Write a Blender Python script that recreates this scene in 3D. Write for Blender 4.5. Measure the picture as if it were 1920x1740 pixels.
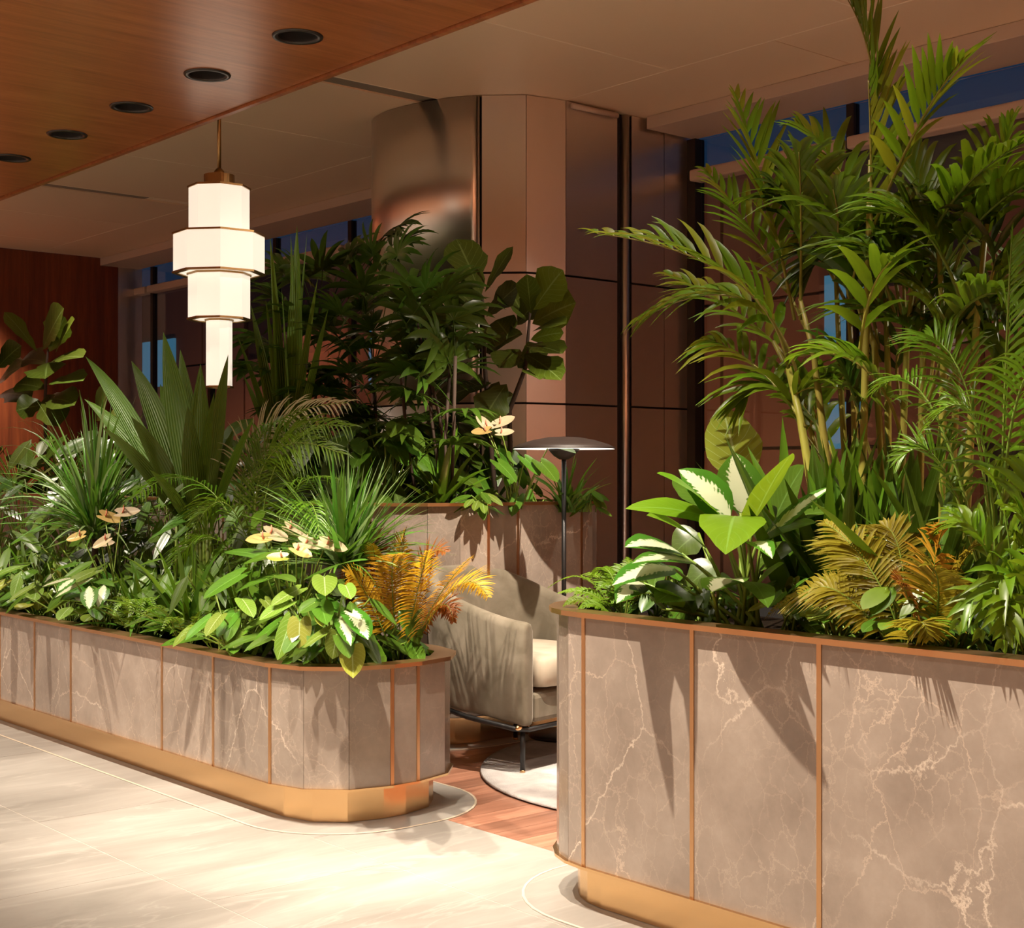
import bpy, bmesh, math, random
from math import sin, cos, pi, radians, sqrt, atan2
from mathutils import Vector, Matrix
random.seed(7)
V = Vector
for o in list(bpy.data.objects): bpy.data.objects.remove(o)
scene = bpy.context.scene
col = scene.collection

# ---------------------------------------------------------------- camera, world, exposure
CAM_H, YAW, FPX = 1.2, radians(40.7), 2700.0
cd = bpy.data.cameras.new('camera'); cam = bpy.data.objects.new('camera', cd); col.objects.link(cam)
cam.location = (0, 0, CAM_H); cam.rotation_euler = (pi/2, 0, -YAW)
cd.sensor_width = 36; cd.sensor_fit = 'HORIZONTAL'; cd.lens = FPX/1920*36
cd.shift_y = 15/1920; cd.clip_start = .05
scene.camera = cam
w = bpy.data.worlds.new('dusk'); scene.world = w; w.use_nodes = True
w.node_tree.nodes['Background'].inputs[0].default_value = (.006, .018, .04, 1)
w.node_tree.nodes['Background'].inputs[1].default_value = 1.0
vs = scene.view_settings
vs.view_transform = 'Standard'; vs.look = 'None'; vs.gamma = 1; vs.use_curve_mapping = False
vs.exposure = 0.28
WARM = (1, .87, .71)
def spot(loc, target, power, deg=70, blend=.5, radius=.02, color=WARM, parent=None):
    ld = bpy.data.lights.new('spot_lamp', 'SPOT'); ld.energy = power; ld.spot_size = radians(deg); ld.spot_blend = blend
    ld.shadow_soft_size = radius; ld.color = color
    o = bpy.data.objects.new('spot_lamp', ld); col.objects.link(o); o.location = loc
    d = V(target)-V(loc); o.rotation_euler = d.to_track_quat('-Z', 'Y').to_euler()
    return o

# light powers: visible soffit row (by place from the nearest one seen), hidden row nearer the viewer, ceiling spots
PA = {'d': 16, -4: 30, -3: 30, -2: 30}
PB = {'d': 12, -3: 560, 0: 400, 3: 400, -1: 400, -2: 300}
DB = {-2: 46, -1: 52, -3: 66, 0: 58, 3: 58}
TB = {-3: (2.65, 2.3, .5), 0: (2.75, 4.6, .4), 3: (2.75, 6.4, .4), -1: (2.70, 3.9, .1), -2: (3.0, 4.0, .3)}
PCW = 215      # wide fill downlights added behind the viewer for bounce light
CSP = [(3.55, 3.35, (4.25, 4.75, .45), 760, 46, 'small black ceiling spotlight over the armchair, outside the picture'), (5.0, 3.4, (4.2, 6.2, 1.3), 110, 55, 'small black ceiling spotlight aimed at the back planter, outside the picture'),
       (4.75, 12.5, (4.0, 13.3, 1.0), 420, 110, 'small black ceiling spotlight washing the far wooden wall, outside the picture'), (4.7, 1.2, (4.6, 1.0, 0), 420, 130, 'added fill spotlight over the floor boards, unseen outside the picture'), (3.7, 9.2, (4.2, 8.8, 1.0), 300, 110, 'added fill spotlight over the far end of the back planter, unseen outside the picture')]  # the floor board and far planter spots are added for bounce light
CSP += [(4.6, -.4, (4.6, -2, 1.2), 800, 120, 'small black ceiling spotlight washing the back wall, outside the picture'), (2.0+1.6, -.4, (3.4, -2, 1.2), 600, 120, 'second added fill spotlight washing the back wall, outside the picture')]  # both added to brighten the wall that the steel mirrors
OUTP = 75

# photo ray helper: gives the world place of something seen at (u, v) that stands at world plane X
Fv = V((sin(YAW), cos(YAW), 0)); Rv = V((cos(YAW), -sin(YAW), 0))
def ray(u, v): return Fv + Rv*((u-960)/FPX) + V((0, 0, (885-v)/FPX))
def PX(u, v, x):
    d = ray(u, v); return V((0, 0, CAM_H)) + d*(x/d.x)
def PY(u, v, y):
    d = ray(u, v); return V((0, 0, CAM_H)) + d*(y/d.y)
def PZ(u, v, z):
    d = ray(u, v); return V((0, 0, CAM_H)) + d*((z-CAM_H)/d.z)

# ---------------------------------------------------------------- mesh helpers
def link(name, me, mat=None, parent=None, smooth=False):
    o = bpy.data.objects.new(name, me); col.objects.link(o)
    if mat is not None: me.materials.append(mat)
    if parent is not None: o.parent = parent
    if smooth:
        me.polygons.foreach_set('use_smooth', [True]*len(me.polygons)); me.update()
    return o
ORG = {}
def root(name, label, cat, loc, group=None):
    o = bpy.data.objects.new(name, None); col.objects.link(o); o.location = loc; o.empty_display_size = .1
    o['label'] = label; o['category'] = cat
    if group: o['group'] = group
    ORG[o] = V(loc)
    return o
def org(p):
    while p is not None:
        if p in ORG: return ORG[p]
        p = p.parent
    return V((0, 0, 0))
def pd(name, verts, faces, mat, parent=None, smooth=False, uv=None):
    """link a mesh given in world coordinates as a child of parent (roots carry no rotation)"""
    c = org(parent)
    me = bpy.data.meshes.new(name)
    me.from_pydata([(p[0]-c[0], p[1]-c[1], p[2]-c[2]) for p in verts], [], faces)
    if uv is not None:
        l = me.uv_layers.new(name='UVMap')
        flat = []
        for f in faces:
            for i in f: flat += uv[i]
        l.data.foreach_set('uv', flat)
    me.update()
    return link(name, me, mat, parent, smooth)
def structure(o): o['kind'] = 'structure'; return o
def tag(o, label, cat, group=None):
    o['label'] = label; o['category'] = cat
    if group: o['group'] = group
    return o
def box_vf(x0, x1, y0, y1, z0, z1, k=0):
    v = [(x0, y0, z0), (x1, y0, z0), (x1, y1, z0), (x0, y1, z0), (x0, y0, z1), (x1, y0, z1), (x1, y1, z1), (x0, y1, z1)]
    f = [(0, 3, 2, 1), (4, 5, 6, 7), (0, 1, 5, 4), (1, 2, 6, 5), (2, 3, 7, 6), (3, 0, 4, 7)]
    return v, [tuple(i+k for i in q) for q in f]
def box(name, x0, x1, y0, y1, z0, z1, mat, parent=None, bev=0):
    v, f = box_vf(x0, x1, y0, y1, z0, z1)
    o = pd(name, v, f, mat, parent)
    if bev:
        bm = bmesh.new(); bm.from_mesh(o.data)
        bmesh.ops.bevel(bm, geom=bm.edges[:], offset=bev, segments=2, affect='EDGES', profile=.5)
        bm.to_mesh(o.data); bm.free()
    return o
def tube_vf(path, radii, seg=8, k=0, cap=True):
    vs_, fs = [], []
    n = len(path); prev = None
    for i, p in enumerate(path):
        p = V(p); t = (V(path[min(i+1, n-1)])-V(path[max(i-1, 0)])).normalized()
        if prev is None:
            a = t.cross(V((0, 0, 1))); a = t.cross(V((1, 0, 0))) if a.length < .1 else a
        else: a = prev - t*prev.dot(t)
        a.normalize(); prev = a; b = t.cross(a)
        r = radii[i] if isinstance(radii, (list, tuple)) else radii
        for j in range(seg):
            g = 2*pi*j/seg; vs_.append(tuple(p+a*(r*cos(g))+b*(r*sin(g))))
    for i in range(n-1):
        for j in range(seg):
            q = (j+1) % seg
            fs.append((k+i*seg+j, k+i*seg+q, k+(i+1)*seg+q, k+(i+1)*seg+j))
    if cap:
        fs.append(tuple(k+j for j in range(seg))[::-1]); fs.append(tuple(k+(n-1)*seg+j for j in range(seg)))
    return vs_, fs
def tube(name, path, radii, mat, parent=None, seg=8):
    v, f = tube_vf(path, radii, seg)
    return pd(name, v, f, mat, parent, True)
def lathe(name, prof, c, mat, parent=None, seg=48, smooth=True):
    """prof: list of (radius, z) from bottom outwards; closed where r is 0"""
    v, f = [], []
    for r, z in prof:
        for j in range(seg): v.append((c[0]+r*cos(2*pi*j/seg), c[1]+r*sin(2*pi*j/seg), c[2]+z))
    for i in range(len(prof)-1):
        for j in range(seg):
            q = (j+1) % seg; f.append((i*seg+j, i*seg+q, (i+1)*seg+q, (i+1)*seg+j))
    return pd(name, v, f, mat, parent, smooth)
def offset(poly, d):
    """convex counter-clockwise polygon pushed outwards by d"""
    n = len(poly); out = []
    for i in range(n):
        p0, p1, p2 = V(poly[i-1]), V(poly[i]), V(poly[(i+1) % n])
        a = (p1-p0).normalized(); b = (p2-p1).normalized()
        na = V((a.y, -a.x)); nb = V((b.y, -b.x)); m = (na+nb)
        m = m/(m.length_squared/2) if m.length > 1e-6 else na
        out.append(tuple(p1+m*d))
    return out
def prism(name, poly, z0, z1, mat, parent=None):
    n = len(poly); v = [(x, y, z0) for x, y in poly]+[(x, y, z1) for x, y in poly]
    f = [tuple(range(n))[::-1], tuple(range(n, 2*n))]+[(i, (i+1) % n, n+(i+1) % n, n+i) for i in range(n)]
    return pd(name, v, f, mat, parent)
def ring(name, outer, inner, z0, z1, mat, parent=None):
    n = len(outer)
    v = [(x, y, z0) for x, y in outer]+[(x, y, z1) for x, y in outer]+[(x, y, z0) for x, y in inner]+[(x, y, z1) for x, y in inner]
    f = []
    for i in range(n):
        j = (i+1) % n
        f += [(i, j, n+j, n+i), (n+i, n+j, 3*n+j, 3*n+i), (2*n+j, 2*n+i, 3*n+i, 3*n+j), (j, i, 2*n+i, 2*n+j)]
    return pd(name, v, f, mat, parent)

# ---------------------------------------------------------------- materials
def nm(name):
    m = bpy.data.materials.new(name); m.use_nodes = True
    nt = m.node_tree; b = nt.nodes['Principled BSDF']
    return m, nt, b
def nd(nt, kind, **kw):
    n = nt.nodes.new(kind)
    for k, v in kw.items():
        if hasattr(n, k) and k not in ('Scale',): setattr(n, k, v)
        else: n.inputs[k].default_value = v
    return n
def rgba(c): return (c[0], c[1], c[2], 1)
def plain(name, c, rough=.5, metal=0, emit=None, estr=0, coat=0, spec=.5):
    m, nt, b = nm(name)
    b.inputs['Base Color'].default_value = rgba(c); b.inputs['Roughness'].default_value = rough
    b.inputs['Metallic'].default_value = metal; b.inputs['Coat Weight'].default_value = coat
    b.inputs['Specular IOR Level'].default_value = spec
    if emit: b.inputs['Emission Color'].default_value = rgba(emit); b.inputs['Emission Strength'].default_value = estr
    return m
def ramp(nt, fac, stops):
    r = nt.nodes.new('ShaderNodeValToRGB'); nt.links.new(fac, r.inputs[0])
    e = r.color_ramp.elements
    while len(e) < len(stops): e.new(.5)
    for q, (p, c) in zip(e, stops): q.position = p; q.color = rgba(c) if len(c) == 3 else c
    return r
def mixc(nt, fac, a, b, mode='MIX'):
    m = nt.nodes.new('ShaderNodeMix'); m.data_type = 'RGBA'; m.blend_type = mode
    for s, i in ((fac, 0), (a, 6), (b, 7)):
        if hasattr(s, 'links'): nt.links.new(s, m.inputs[i])
        else: m.inputs[i].default_value = s if i == 0 else rgba(s)
    return m.outputs[2]
def mapping(nt, scale=(1, 1, 1), rot=(0, 0, 0), kind='Position'):
    if kind == 'Position': src = nt.nodes.new('ShaderNodeNewGeometry').outputs['Position']
    else: src = nt.nodes.new('ShaderNodeTexCoord').outputs[kind]
    mp = nt.nodes.new('ShaderNodeMapping'); mp.inputs['Scale'].default_value = scale; mp.inputs['Rotation'].default_value = rot
    nt.links.new(src, mp.inputs[0]); return mp.outputs[0]
def objrand(nt): return nt.nodes.new('ShaderNodeObjectInfo').outputs['Random']
def math_(nt, op, a, b=None, c=None):
    m = nt.nodes.new('ShaderNodeMath'); m.operation = op
    for i, s in enumerate((a, b, c)):
        if s is None: continue
        if hasattr(s, 'links'): nt.links.new(s, m.inputs[i])
        else: m.inputs[i].default_value = s
    return m.outputs[0]
def bump(nt, b, h, strength=.2, dist=.01):
    n = nd(nt, 'ShaderNodeBump', Strength=strength, Distance=dist); nt.links.new(h, n.inputs['Height']); nt.links.new(n.outputs[0], b.inputs['Normal'])

def marble_mat():
    m, nt, b = nm('grey_brown_marble'); L = nt.links
    co = mapping(nt)
    warp = nd(nt, 'ShaderNodeTexNoise', Scale=4.5, Detail=8.0, Roughness=.7); L.new(co, warp.inputs[0])
    vadd = nt.nodes.new('ShaderNodeVectorMath'); vadd.operation = 'MULTIPLY_ADD'
    L.new(warp.outputs['Color'], vadd.inputs[0]); vadd.inputs[1].default_value = (.13, .13, .13); L.new(co, vadd.inputs[2])
    cloud = nd(nt, 'ShaderNodeTexNoise', Scale=4.0, Detail=8.0, Roughness=.65); L.new(co, cloud.inputs[0])
    base = ramp(nt, cloud.outputs[0], [(.3, (.20, .158, .128)), (.55, (.265, .215, .176)), (.75, (.33, .275, .23))]).outputs[0]
    def veins(scale, width, seed, strength):
        mp = nt.nodes.new('ShaderNodeMapping'); mp.inputs['Location'].default_value = (seed, seed*.7, seed*1.3); mp.inputs['Rotation'].default_value = (.5, .3, seed)
        mp.inputs['Scale'].default_value = (1, 1, .62)
        L.new(vadd.outputs[0], mp.inputs[0])
        vo = nt.nodes.new('ShaderNodeTexVoronoi'); vo.feature = 'DISTANCE_TO_EDGE'; vo.inputs['Scale'].default_value = scale; L.new(mp.outputs[0], vo.inputs['Vector'])
        r = ramp(nt, vo.outputs[0], [(0, (1, 1, 1)), (width, (0, 0, 0))])
        nz = nd(nt, 'ShaderNodeTexNoise', Scale=3.1, Detail=3.0); L.new(mp.outputs[0], nz.inputs[0])
        q = ramp(nt, nz.outputs[0], [(.40, (0, 0, 0)), (.66, (1, 1, 1))])
        return math_(nt, 'MULTIPLY', math_(nt, 'MULTIPLY', r.outputs[0], q.outputs[0]), strength)
    c1 = mixc(nt, veins(2.4, .006, 1.7, .8), base, (.62, .52, .42))
    c2 = mixc(nt, veins(6.0, .012, 4.1, .55), c1, (.56, .44, .34))
    c3 = mixc(nt, veins(17.0, .03, 2.9, .35), c2, (.5, .40, .31))
    # each slab a little lighter or darker, as cut stone is
    hs = nt.nodes.new('ShaderNodeHueSaturation'); L.new(c3, hs.inputs['Color'])
    L.new(math_(nt, 'MULTIPLY_ADD', objrand(nt), .3, .86), hs.inputs['Value'])
    L.new(hs.outputs[0], b.inputs['Base Color'])
    b.inputs['Roughness'].default_value = .16; b.inputs['Specular IOR Level'].default_value = .5
    return m
def stone_floor_mat():
    m, nt, b = nm('pale_stone_tile'); L = nt.links
    co = mapping(nt, (.45, 2.4, 1), (0, 0, .12))
    n1 = nd(nt, 'ShaderNodeTexNoise', Scale=1.9, Detail=10.0, Roughness=.68, Distortion=.9); L.new(co, n1.inputs[0])
    base = ramp(nt, n1.outputs[0], [(.28, (.205, .188, .166)), (.5, (.265, .244, .218)), (.72, (.325, .303, .275))]).outputs[0]
    n2 = nd(nt, 'ShaderNodeTexNoise', Scale=1.5, Detail=6.0, Roughness=.55, Distortion=1.2); L.new(co, n2.inputs[0])
    vn = math_(nt, 'ABSOLUTE', math_(nt, 'SUBTRACT', n2.outputs[0], .5))
    vr = ramp(nt, vn, [(0, (1, 1, 1)), (.016, (0, 0, 0))])
    c = mixc(nt, math_(nt, 'MULTIPLY', vr.outputs[0], .3), base, (.44, .41, .37))
    hs = nt.nodes.new('ShaderNodeHueSaturation'); L.new(c, hs.inputs['Color'])
    L.new(math_(nt, 'MULTIPLY_ADD', objrand(nt), .1, .95), hs.inputs['Value'])
    L.new(hs.outputs[0], b.inputs['Base Color']); b.inputs['Roughness'].default_value = .42
    bump(nt, b, n1.outputs[0], .06, .004)
    return m
def wood_mat(name, dark, mid, light, grain=(1, 18, 18), rough=.35, coat=.2, rand=.25):
    m, nt, b = nm(name); L = nt.links
    co = mapping(nt, grain)
    n1 = nd(nt, 'ShaderNodeTexNoise', Scale=2.0, Detail=8.0, Roughness=.62, Distortion=.4); L.new(co, n1.inputs[0])
    n2 = nd(nt, 'ShaderNodeTexNoise', Scale=14.0, Detail=3.0); L.new(co, n2.inputs[0])
    f = math_(nt, 'ADD', math_(nt, 'MULTIPLY', n1.outputs[0], .75), math_(nt, 'MULTIPLY', n2.outputs[0], .25))
    c = ramp(nt, f, [(.32, dark), (.5, mid), (.68, light)]).outputs[0]
    hs = nt.nodes.new('ShaderNodeHueSaturation'); L.new(c, hs.inputs['Color'])
    L.new(math_(nt, 'MULTIPLY_ADD', objrand(nt), rand, 1-rand/2), hs.inputs['Value'])
    L.new(hs.outputs[0], b.inputs['Base Color']); b.inputs['Roughness'].default_value = rough
    b.inputs['Coat Weight'].default_value = coat; b.inputs['Coat Roughness'].default_value = .3
    bump(nt, b, n2.outputs[0], .05, .002)
    return m
def steel_mat(name, c, rough):
    m, nt, b = nm(name); L = nt.links
    co = mapping(nt, (160, 160, 1.5))
    n = nd(nt, 'ShaderNodeTexNoise', Scale=1.0, Detail=2.0); L.new(co, n.inputs[0])
    co2 = mapping(nt, (1, 1, 1)); n2 = nd(nt, 'ShaderNodeTexNoise', Scale=1.6, Detail=3.0); L.new(co2, n2.inputs[0])
    L.new(math_(nt, 'MULTIPLY_ADD', n2.outputs[0], .12, rough-.05), b.inputs['Roughness'])
    b.inputs['Metallic'].default_value = 1; b.inputs['Base Color'].default_value = rgba(c)
    bump(nt, b, n.outputs[0], .035, .002)
    return m
def brass_mat(name, c, rough):
    m, nt, b = nm(name); L = nt.links
    co = mapping(nt, (1.2, 1.2, 120)); n = nd(nt, 'ShaderNodeTexNoise', Scale=1.0, Detail=2.0); L.new(co, n.inputs[0])
    b.inputs['Metallic'].default_value = 1; b.inputs['Base Color'].default_value = rgba(c); b.inputs['Roughness'].default_value = rough
    bump(nt, b, n.outputs[0], .03, .002)
    return m
def velvet_mat(name, c, c2):
    m, nt, b = nm(name); L = nt.links
    co = mapping(nt, (1, 1, 1)); n = nd(nt, 'ShaderNodeTexNoise', Scale=9.0, Detail=4.0, Distortion=.6); L.new(co, n.inputs[0])
    L.new(ramp(nt, n.outputs[0], [(.35, c), (.7, c2)]).outputs[0], b.inputs['Base Color'])
    b.inputs['Roughness'].default_value = .9; b.inputs['Sheen Weight'].default_value = .35; b.inputs['Sheen Roughness'].default_value = .35
    b.inputs['Sheen Tint'].default_value = (1, .93, .8, 1); b.inputs['Specular IOR Level'].default_value = .1
    nf = nd(nt, 'ShaderNodeTexNoise', Scale=450.0, Detail=2.0); L.new(co, nf.inputs[0]); bump(nt, b, nf.outputs[0], .15, .002)
    return m
def rug_mat():
    m, nt, b = nm('pale_grey_rug'); L = nt.links
    co = mapping(nt, (1, 1, 1)); n = nd(nt, 'ShaderNodeTexNoise', Scale=7.0, Detail=5.0, Distortion=.8); L.new(co, n.inputs[0])
    L.new(ramp(nt, n.outputs[0], [(.35, (.36, .33, .32)), (.7, (.52, .49, .47))]).outputs[0], b.inputs['Base Color'])
    b.inputs['Roughness'].default_value = 1; b.inputs['Specular IOR Level'].default_value = .05
    nf = nd(nt, 'ShaderNodeTexNoise', Scale=220.0, Detail=3.0); L.new(co, nf.inputs[0]); bump(nt, b, nf.outputs[0], .6, .006)
    return m
def leaf_mat(name, c, c2=None, rough=.38, transl=.25, vein=None, pleat=0, varieg=None, val=.4, spec=.32):
    """thin leaf: two-tone base, optional midrib/vein tint, pleats and variegation, all in the leaf's own UV"""
    m, nt, b = nm(name); L = nt.links
    c2 = c2 or tuple(x*1.35 for x in c)
    uvn = nt.nodes.new('ShaderNodeTexCoord').outputs['UV']
    sep = nt.nodes.new('ShaderNodeSeparateXYZ'); L.new(uvn, sep.inputs[0])
    rnd = objrand(nt)
    off = nt.nodes.new('ShaderNodeVectorMath'); off.operation = 'ADD'; L.new(uvn, off.inputs[0])
    cmb = nt.nodes.new('ShaderNodeCombineXYZ'); L.new(math_(nt, 'MULTIPLY', rnd, 37.0), cmb.inputs[0]); L.new(math_(nt, 'MULTIPLY', rnd, 91.0), cmb.inputs[1]); L.new(cmb.outputs[0], off.inputs[1])
    n = nd(nt, 'ShaderNodeTexNoise', Scale=3.0, Detail=3.0); L.new(off.outputs[0], n.inputs[0])
    base = mixc(nt, n.outputs[0], c, c2)
    d = math_(nt, 'ABSOLUTE', math_(nt, 'SUBTRACT', sep.outputs[0], .5))          # 0 at the midrib, .5 at the edge
    if varieg:
        vc, lo, hi = varieg
        st = math_(nt, 'SINE', math_(nt, 'MULTIPLY', math_(nt, 'ADD', sep.outputs[1], math_(nt, 'MULTIPLY', d, -.55)), 85.0))
        nn = nd(nt, 'ShaderNodeTexNoise', Scale=9.0, Detail=2.0); L.new(off.outputs[0], nn.inputs[0])
        e = math_(nt, 'ADD', math_(nt, 'ADD', d, math_(nt, 'MULTIPLY', st, .035)), math_(nt, 'MULTIPLY', math_(nt, 'SUBTRACT', nn.outputs[0], .5), .35))
        base = mixc(nt, ramp(nt, e, [(lo, (1, 1, 1)), (hi, (0, 0, 0))]).outputs[0], base, vc)
    if vein:
        r = ramp(nt, d, [(.012, (1, 1, 1)), (.03, (0, 0, 0))])
        sv = math_(nt, 'ABSOLUTE', math_(nt, 'SINE', math_(nt, 'MULTIPLY', math_(nt, 'ADD', sep.outputs[1], math_(nt, 'MULTIPLY', d, -.6)), 26.0)))
        r2 = ramp(nt, sv, [(.05, (.6, .6, .6)), (.16, (0, 0, 0))])
        base = mixc(nt, math_(nt, 'MAXIMUM', r.outputs[0], r2.outputs[0]), base, vein)
    hs = nt.nodes.new('ShaderNodeHueSaturation'); L.new(base, hs.inputs['Color'])
    L.new(math_(nt, 'MULTIPLY_ADD', rnd, val, 1-val/2), hs.inputs['Value'])
    L.new(math_(nt, 'MULTIPLY_ADD', rnd, .03, .485), hs.inputs['Hue'])
    L.new(hs.outputs[0], b.inputs['Base Color']); b.inputs['Roughness'].default_value = rough; b.inputs['Specular IOR Level'].default_value = spec
    if pleat:
        s = math_(nt, 'SINE', math_(nt, 'MULTIPLY', sep.outputs[0], pleat)); bump(nt, b, s, .5, .004)
    tr = nt.nodes.new('ShaderNodeBsdfTranslucent')
    tc = nt.nodes.new('ShaderNodeHueSaturation'); L.new(hs.outputs[0], tc.inputs['Color']); tc.inputs['Value'].default_value = 1.6; tc.inputs['Hue'].default_value = .485
    L.new(tc.outputs[0], tr.inputs[0])
    mx = nt.nodes.new('ShaderNodeMixShader'); mx.inputs[0].default_value = transl
    L.new(b.outputs[0], mx.inputs[1]); L.new(tr.outputs[0], mx.inputs[2])
    L.new(mx.outputs[0], nt.nodes['Material Output'].inputs[0])
    return m

M = {}
M['marble'] = marble_mat()
M['stone'] = stone_floor_mat()
M['inlay'] = plain('pale_metal_inlay', (.72, .62, .48), .35, .3)
M['grout'] = plain('pale_grout', (.46, .41, .35), .8)
M['brass'] = brass_mat('brushed_brass', (.70, .46, .23), .24)
M['bronze'] = brass_mat('bronze_trim', (.62, .37, .19), .32)
M['steel'] = steel_mat('brushed_steel', (.80, .73, .68), .30)
M['steel_trim'] = steel_mat('steel_trim', (.55, .5, .46), .3)
M['black'] = plain('black_metal', (.012, .011, .011), .4, .2)
M['dark'] = plain('dark_recess', (.01, .009, .009), .7)
M['soffit'] = wood_mat('soffit_veneer', (.20, .062, .02), (.32, .105, .034), (.42, .16, .055), (.9, 16, 16), .33, .35, 0)
M['wallwood'] = wood_mat('wall_veneer', (.10, .022, .008), (.17, .038, .012), (.25, .062, .018), (9, 9, .5), .4, .2, .15)
M['board'] = wood_mat('red_floor_board', (.20, .085, .05), (.30, .135, .085), (.40, .20, .13), (1.0, 22, 1), .35, .25, .5)
M['ceil'] = plain('ceiling_panel', (.78, .62, .44), .42)
M['ceilgroove'] = plain('ceiling_joint', (.88, .76, .60), .5)
M['track'] = plain('grey_slot', (.22, .19, .15), .5)
M['pelmet'] = plain('pelmet_paint', (.52, .42, .35), .45)
m, nt, b = nm('dark_soil'); M['soil'] = m
nz = nd(nt, 'ShaderNodeTexNoise', Scale=60.0, Detail=6.0, Roughness=.7); nt.links.new(mapping(nt), nz.inputs[0])
nt.links.new(ramp(nt, nz.outputs[0], [(.35, (.006, .004, .003)), (.65, (.03, .019, .011))]).outputs[0], b.inputs['Base Color'])
b.inputs['Roughness'].default_value = 1; b.inputs['Specular IOR Level'].default_value = .05; bump(nt, b, nz.outputs[0], 1.0, .02)
M['velvet'] = velvet_mat('olive_grey_velvet', (.125, .105, .075), (.19, .16, .12))
M['cushion'] = velvet_mat('pale_cushion', (.33, .28, .215), (.42, .36, .28))
M['rug'] = rug_mat()
M['lampbrown'] = plain('brown_lamp_shade', (.022, .013, .010), .55)
M['lampwhite'] = plain('white_lamp_inside', (.9, .87, .8), .5, emit=(1, .9, .75), estr=1.6)
M['opal'] = plain('opal_lit_glass', (.85, .8, .7), .5, emit=(1, .89, .73), estr=.62)
M['opalrim'] = brass_mat('thin_brass_rim', (.34, .21, .085), .4)
M['glass'] = None
m, nt, b = nm('window_glass'); b.inputs['Transmission Weight'].default_value = 1; b.inputs['Roughness'].default_value = 0; b.inputs['IOR'].default_value = 1.5
b.inputs['Base Color'].default_value = (.8, .86, .9, 1); M['glass'] = m
M['outwall'] = plain('warm_reflection_cladding', (.34, .13, .07), .6)  # orange-brown colour imitates the room's reflection in the glass
M['outwall2'] = plain('dark_cladding', (.05, .035, .03), .6)
M['outlit'] = plain('blue_lit_window', (.1, .2, .25), .4, emit=(.10, .38, .60), estr=.28)
M['plaza'] = plain('plaza_paving', (.12, .09, .07), .6)
M['frame'] = plain('dark_window_frame', (.035, .028, .026), .35, .5)
M['plaster'] = wood_mat('room_wall_veneer', (.26, .10, .045), (.38, .16, .075), (.5, .24, .12), (6, 6, .4), .4, .2, 0)
# foliage
M['grass'] = leaf_mat('grass_blade', (.045, .125, .010), (.08, .19, .02), .33, .2)
M['grass2'] = leaf_mat('striped_blade', (.11, .19, .055), (.19, .27, .11), .33, .2)
M['strap'] = leaf_mat('strap_leaf', (0.050, 0.114, 0.006), (0.094, 0.180, 0.010), .35, .25)
M['palmgrass'] = leaf_mat('pleated_leaf', (.055, .105, .008), (.085, .15, .013), .42, .22, pleat=60)
M['sword'] = leaf_mat('sword_leaf', (.09, .17, .012), (.14, .24, .02), .4, .3, pleat=40)
M['areca'] = leaf_mat('areca_leaflet', (.075, .15, .005), (.12, .21, .008), .36, .32)
M['areca_y'] = leaf_mat('areca_leaflet_yellowing', (.13, .17, .008), (.20, .22, .012), .4, .32)
M['cane'] = leaf_mat('palm_cane', (.20, .19, .03), (.28, .24, .045), .4, 0)
M['rhapis'] = leaf_mat('lady_palm_leaf', (0.027, 0.059, 0.005), (0.050, 0.095, 0.008), .33, .18)
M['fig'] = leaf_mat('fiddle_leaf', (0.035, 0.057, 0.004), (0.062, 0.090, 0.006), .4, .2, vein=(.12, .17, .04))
M['figlit'] = leaf_mat('fiddle_leaf_lit', (0.075, 0.114, 0.006), (0.112, 0.152, 0.009), .4, .28, vein=(.15, .22, .05))  # brighter copy of the fig leaf, light painted into its colour
M['bark'] = plain('brown_bark', (.045, .025, .014), .8)
M['heart'] = leaf_mat('glossy_heart_leaf', (0.035, 0.095, 0.007), (0.062, 0.142, 0.010), .3, .2, vein=(.09, .2, .03))
M['syn'] = leaf_mat('pale_veined_leaf', (0.088, 0.152, 0.015), (0.138, 0.209, 0.025), .3, .28, vein=(.28, .38, .16))
M['syn2'] = leaf_mat('lime_veined_leaf', (0.188, 0.228, 0.025), (0.263, 0.285, 0.040), .3, .28, vein=(.36, .44, .2))
M['agla'] = leaf_mat('variegated_leaf', (0.031, 0.095, 0.008), (0.050, 0.133, 0.010), .28, .2, varieg=((.44, .47, .31), .2, .25))
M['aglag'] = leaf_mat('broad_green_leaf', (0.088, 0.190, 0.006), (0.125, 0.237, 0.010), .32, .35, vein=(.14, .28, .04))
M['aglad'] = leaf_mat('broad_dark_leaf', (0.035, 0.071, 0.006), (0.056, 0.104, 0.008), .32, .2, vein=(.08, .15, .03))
M['goldfern'] = leaf_mat('golden_fern', (.30, .17, .010), (.42, .26, .016), .45, .35)
M['goldgreen'] = leaf_mat('yellow_green_fern', (.17, .155, .010), (.26, .215, .015), .45, .35)
M['goldbright'] = leaf_mat('bright_golden_fern', (.40, .25, .012), (.56, .38, .02), .45, .35)  # brighter, yellower version of the golden fern colour
M['rustfern'] = leaf_mat('rust_fern', (.20, .06, .01), (.28, .10, .015), .45, .3)
M['fern'] = leaf_mat('green_fern', (0.075, 0.152, 0.007), (0.125, 0.209, 0.010), .42, .3)
M['pygmy'] = leaf_mat('date_palm_leaflet', (0.056, 0.142, 0.006), (0.100, 0.190, 0.010), .35, .25)
M['drypalm'] = leaf_mat('dry_palm_leaflet', (.26, .24, .12), (.38, .35, .21), .5, .25)
M['petiole'] = leaf_mat('green_petiole', (.10, .17, .02), (.16, .22, .03), .4, 0)
M['spathe'] = leaf_mat('cream_spathe', (.36, .29, .17), (.46, .38, .24), .3, .2)
M['spathe2'] = leaf_mat('peach_spathe', (.32, .20, .07), (.40, .29, .10), .3, .2)
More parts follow.
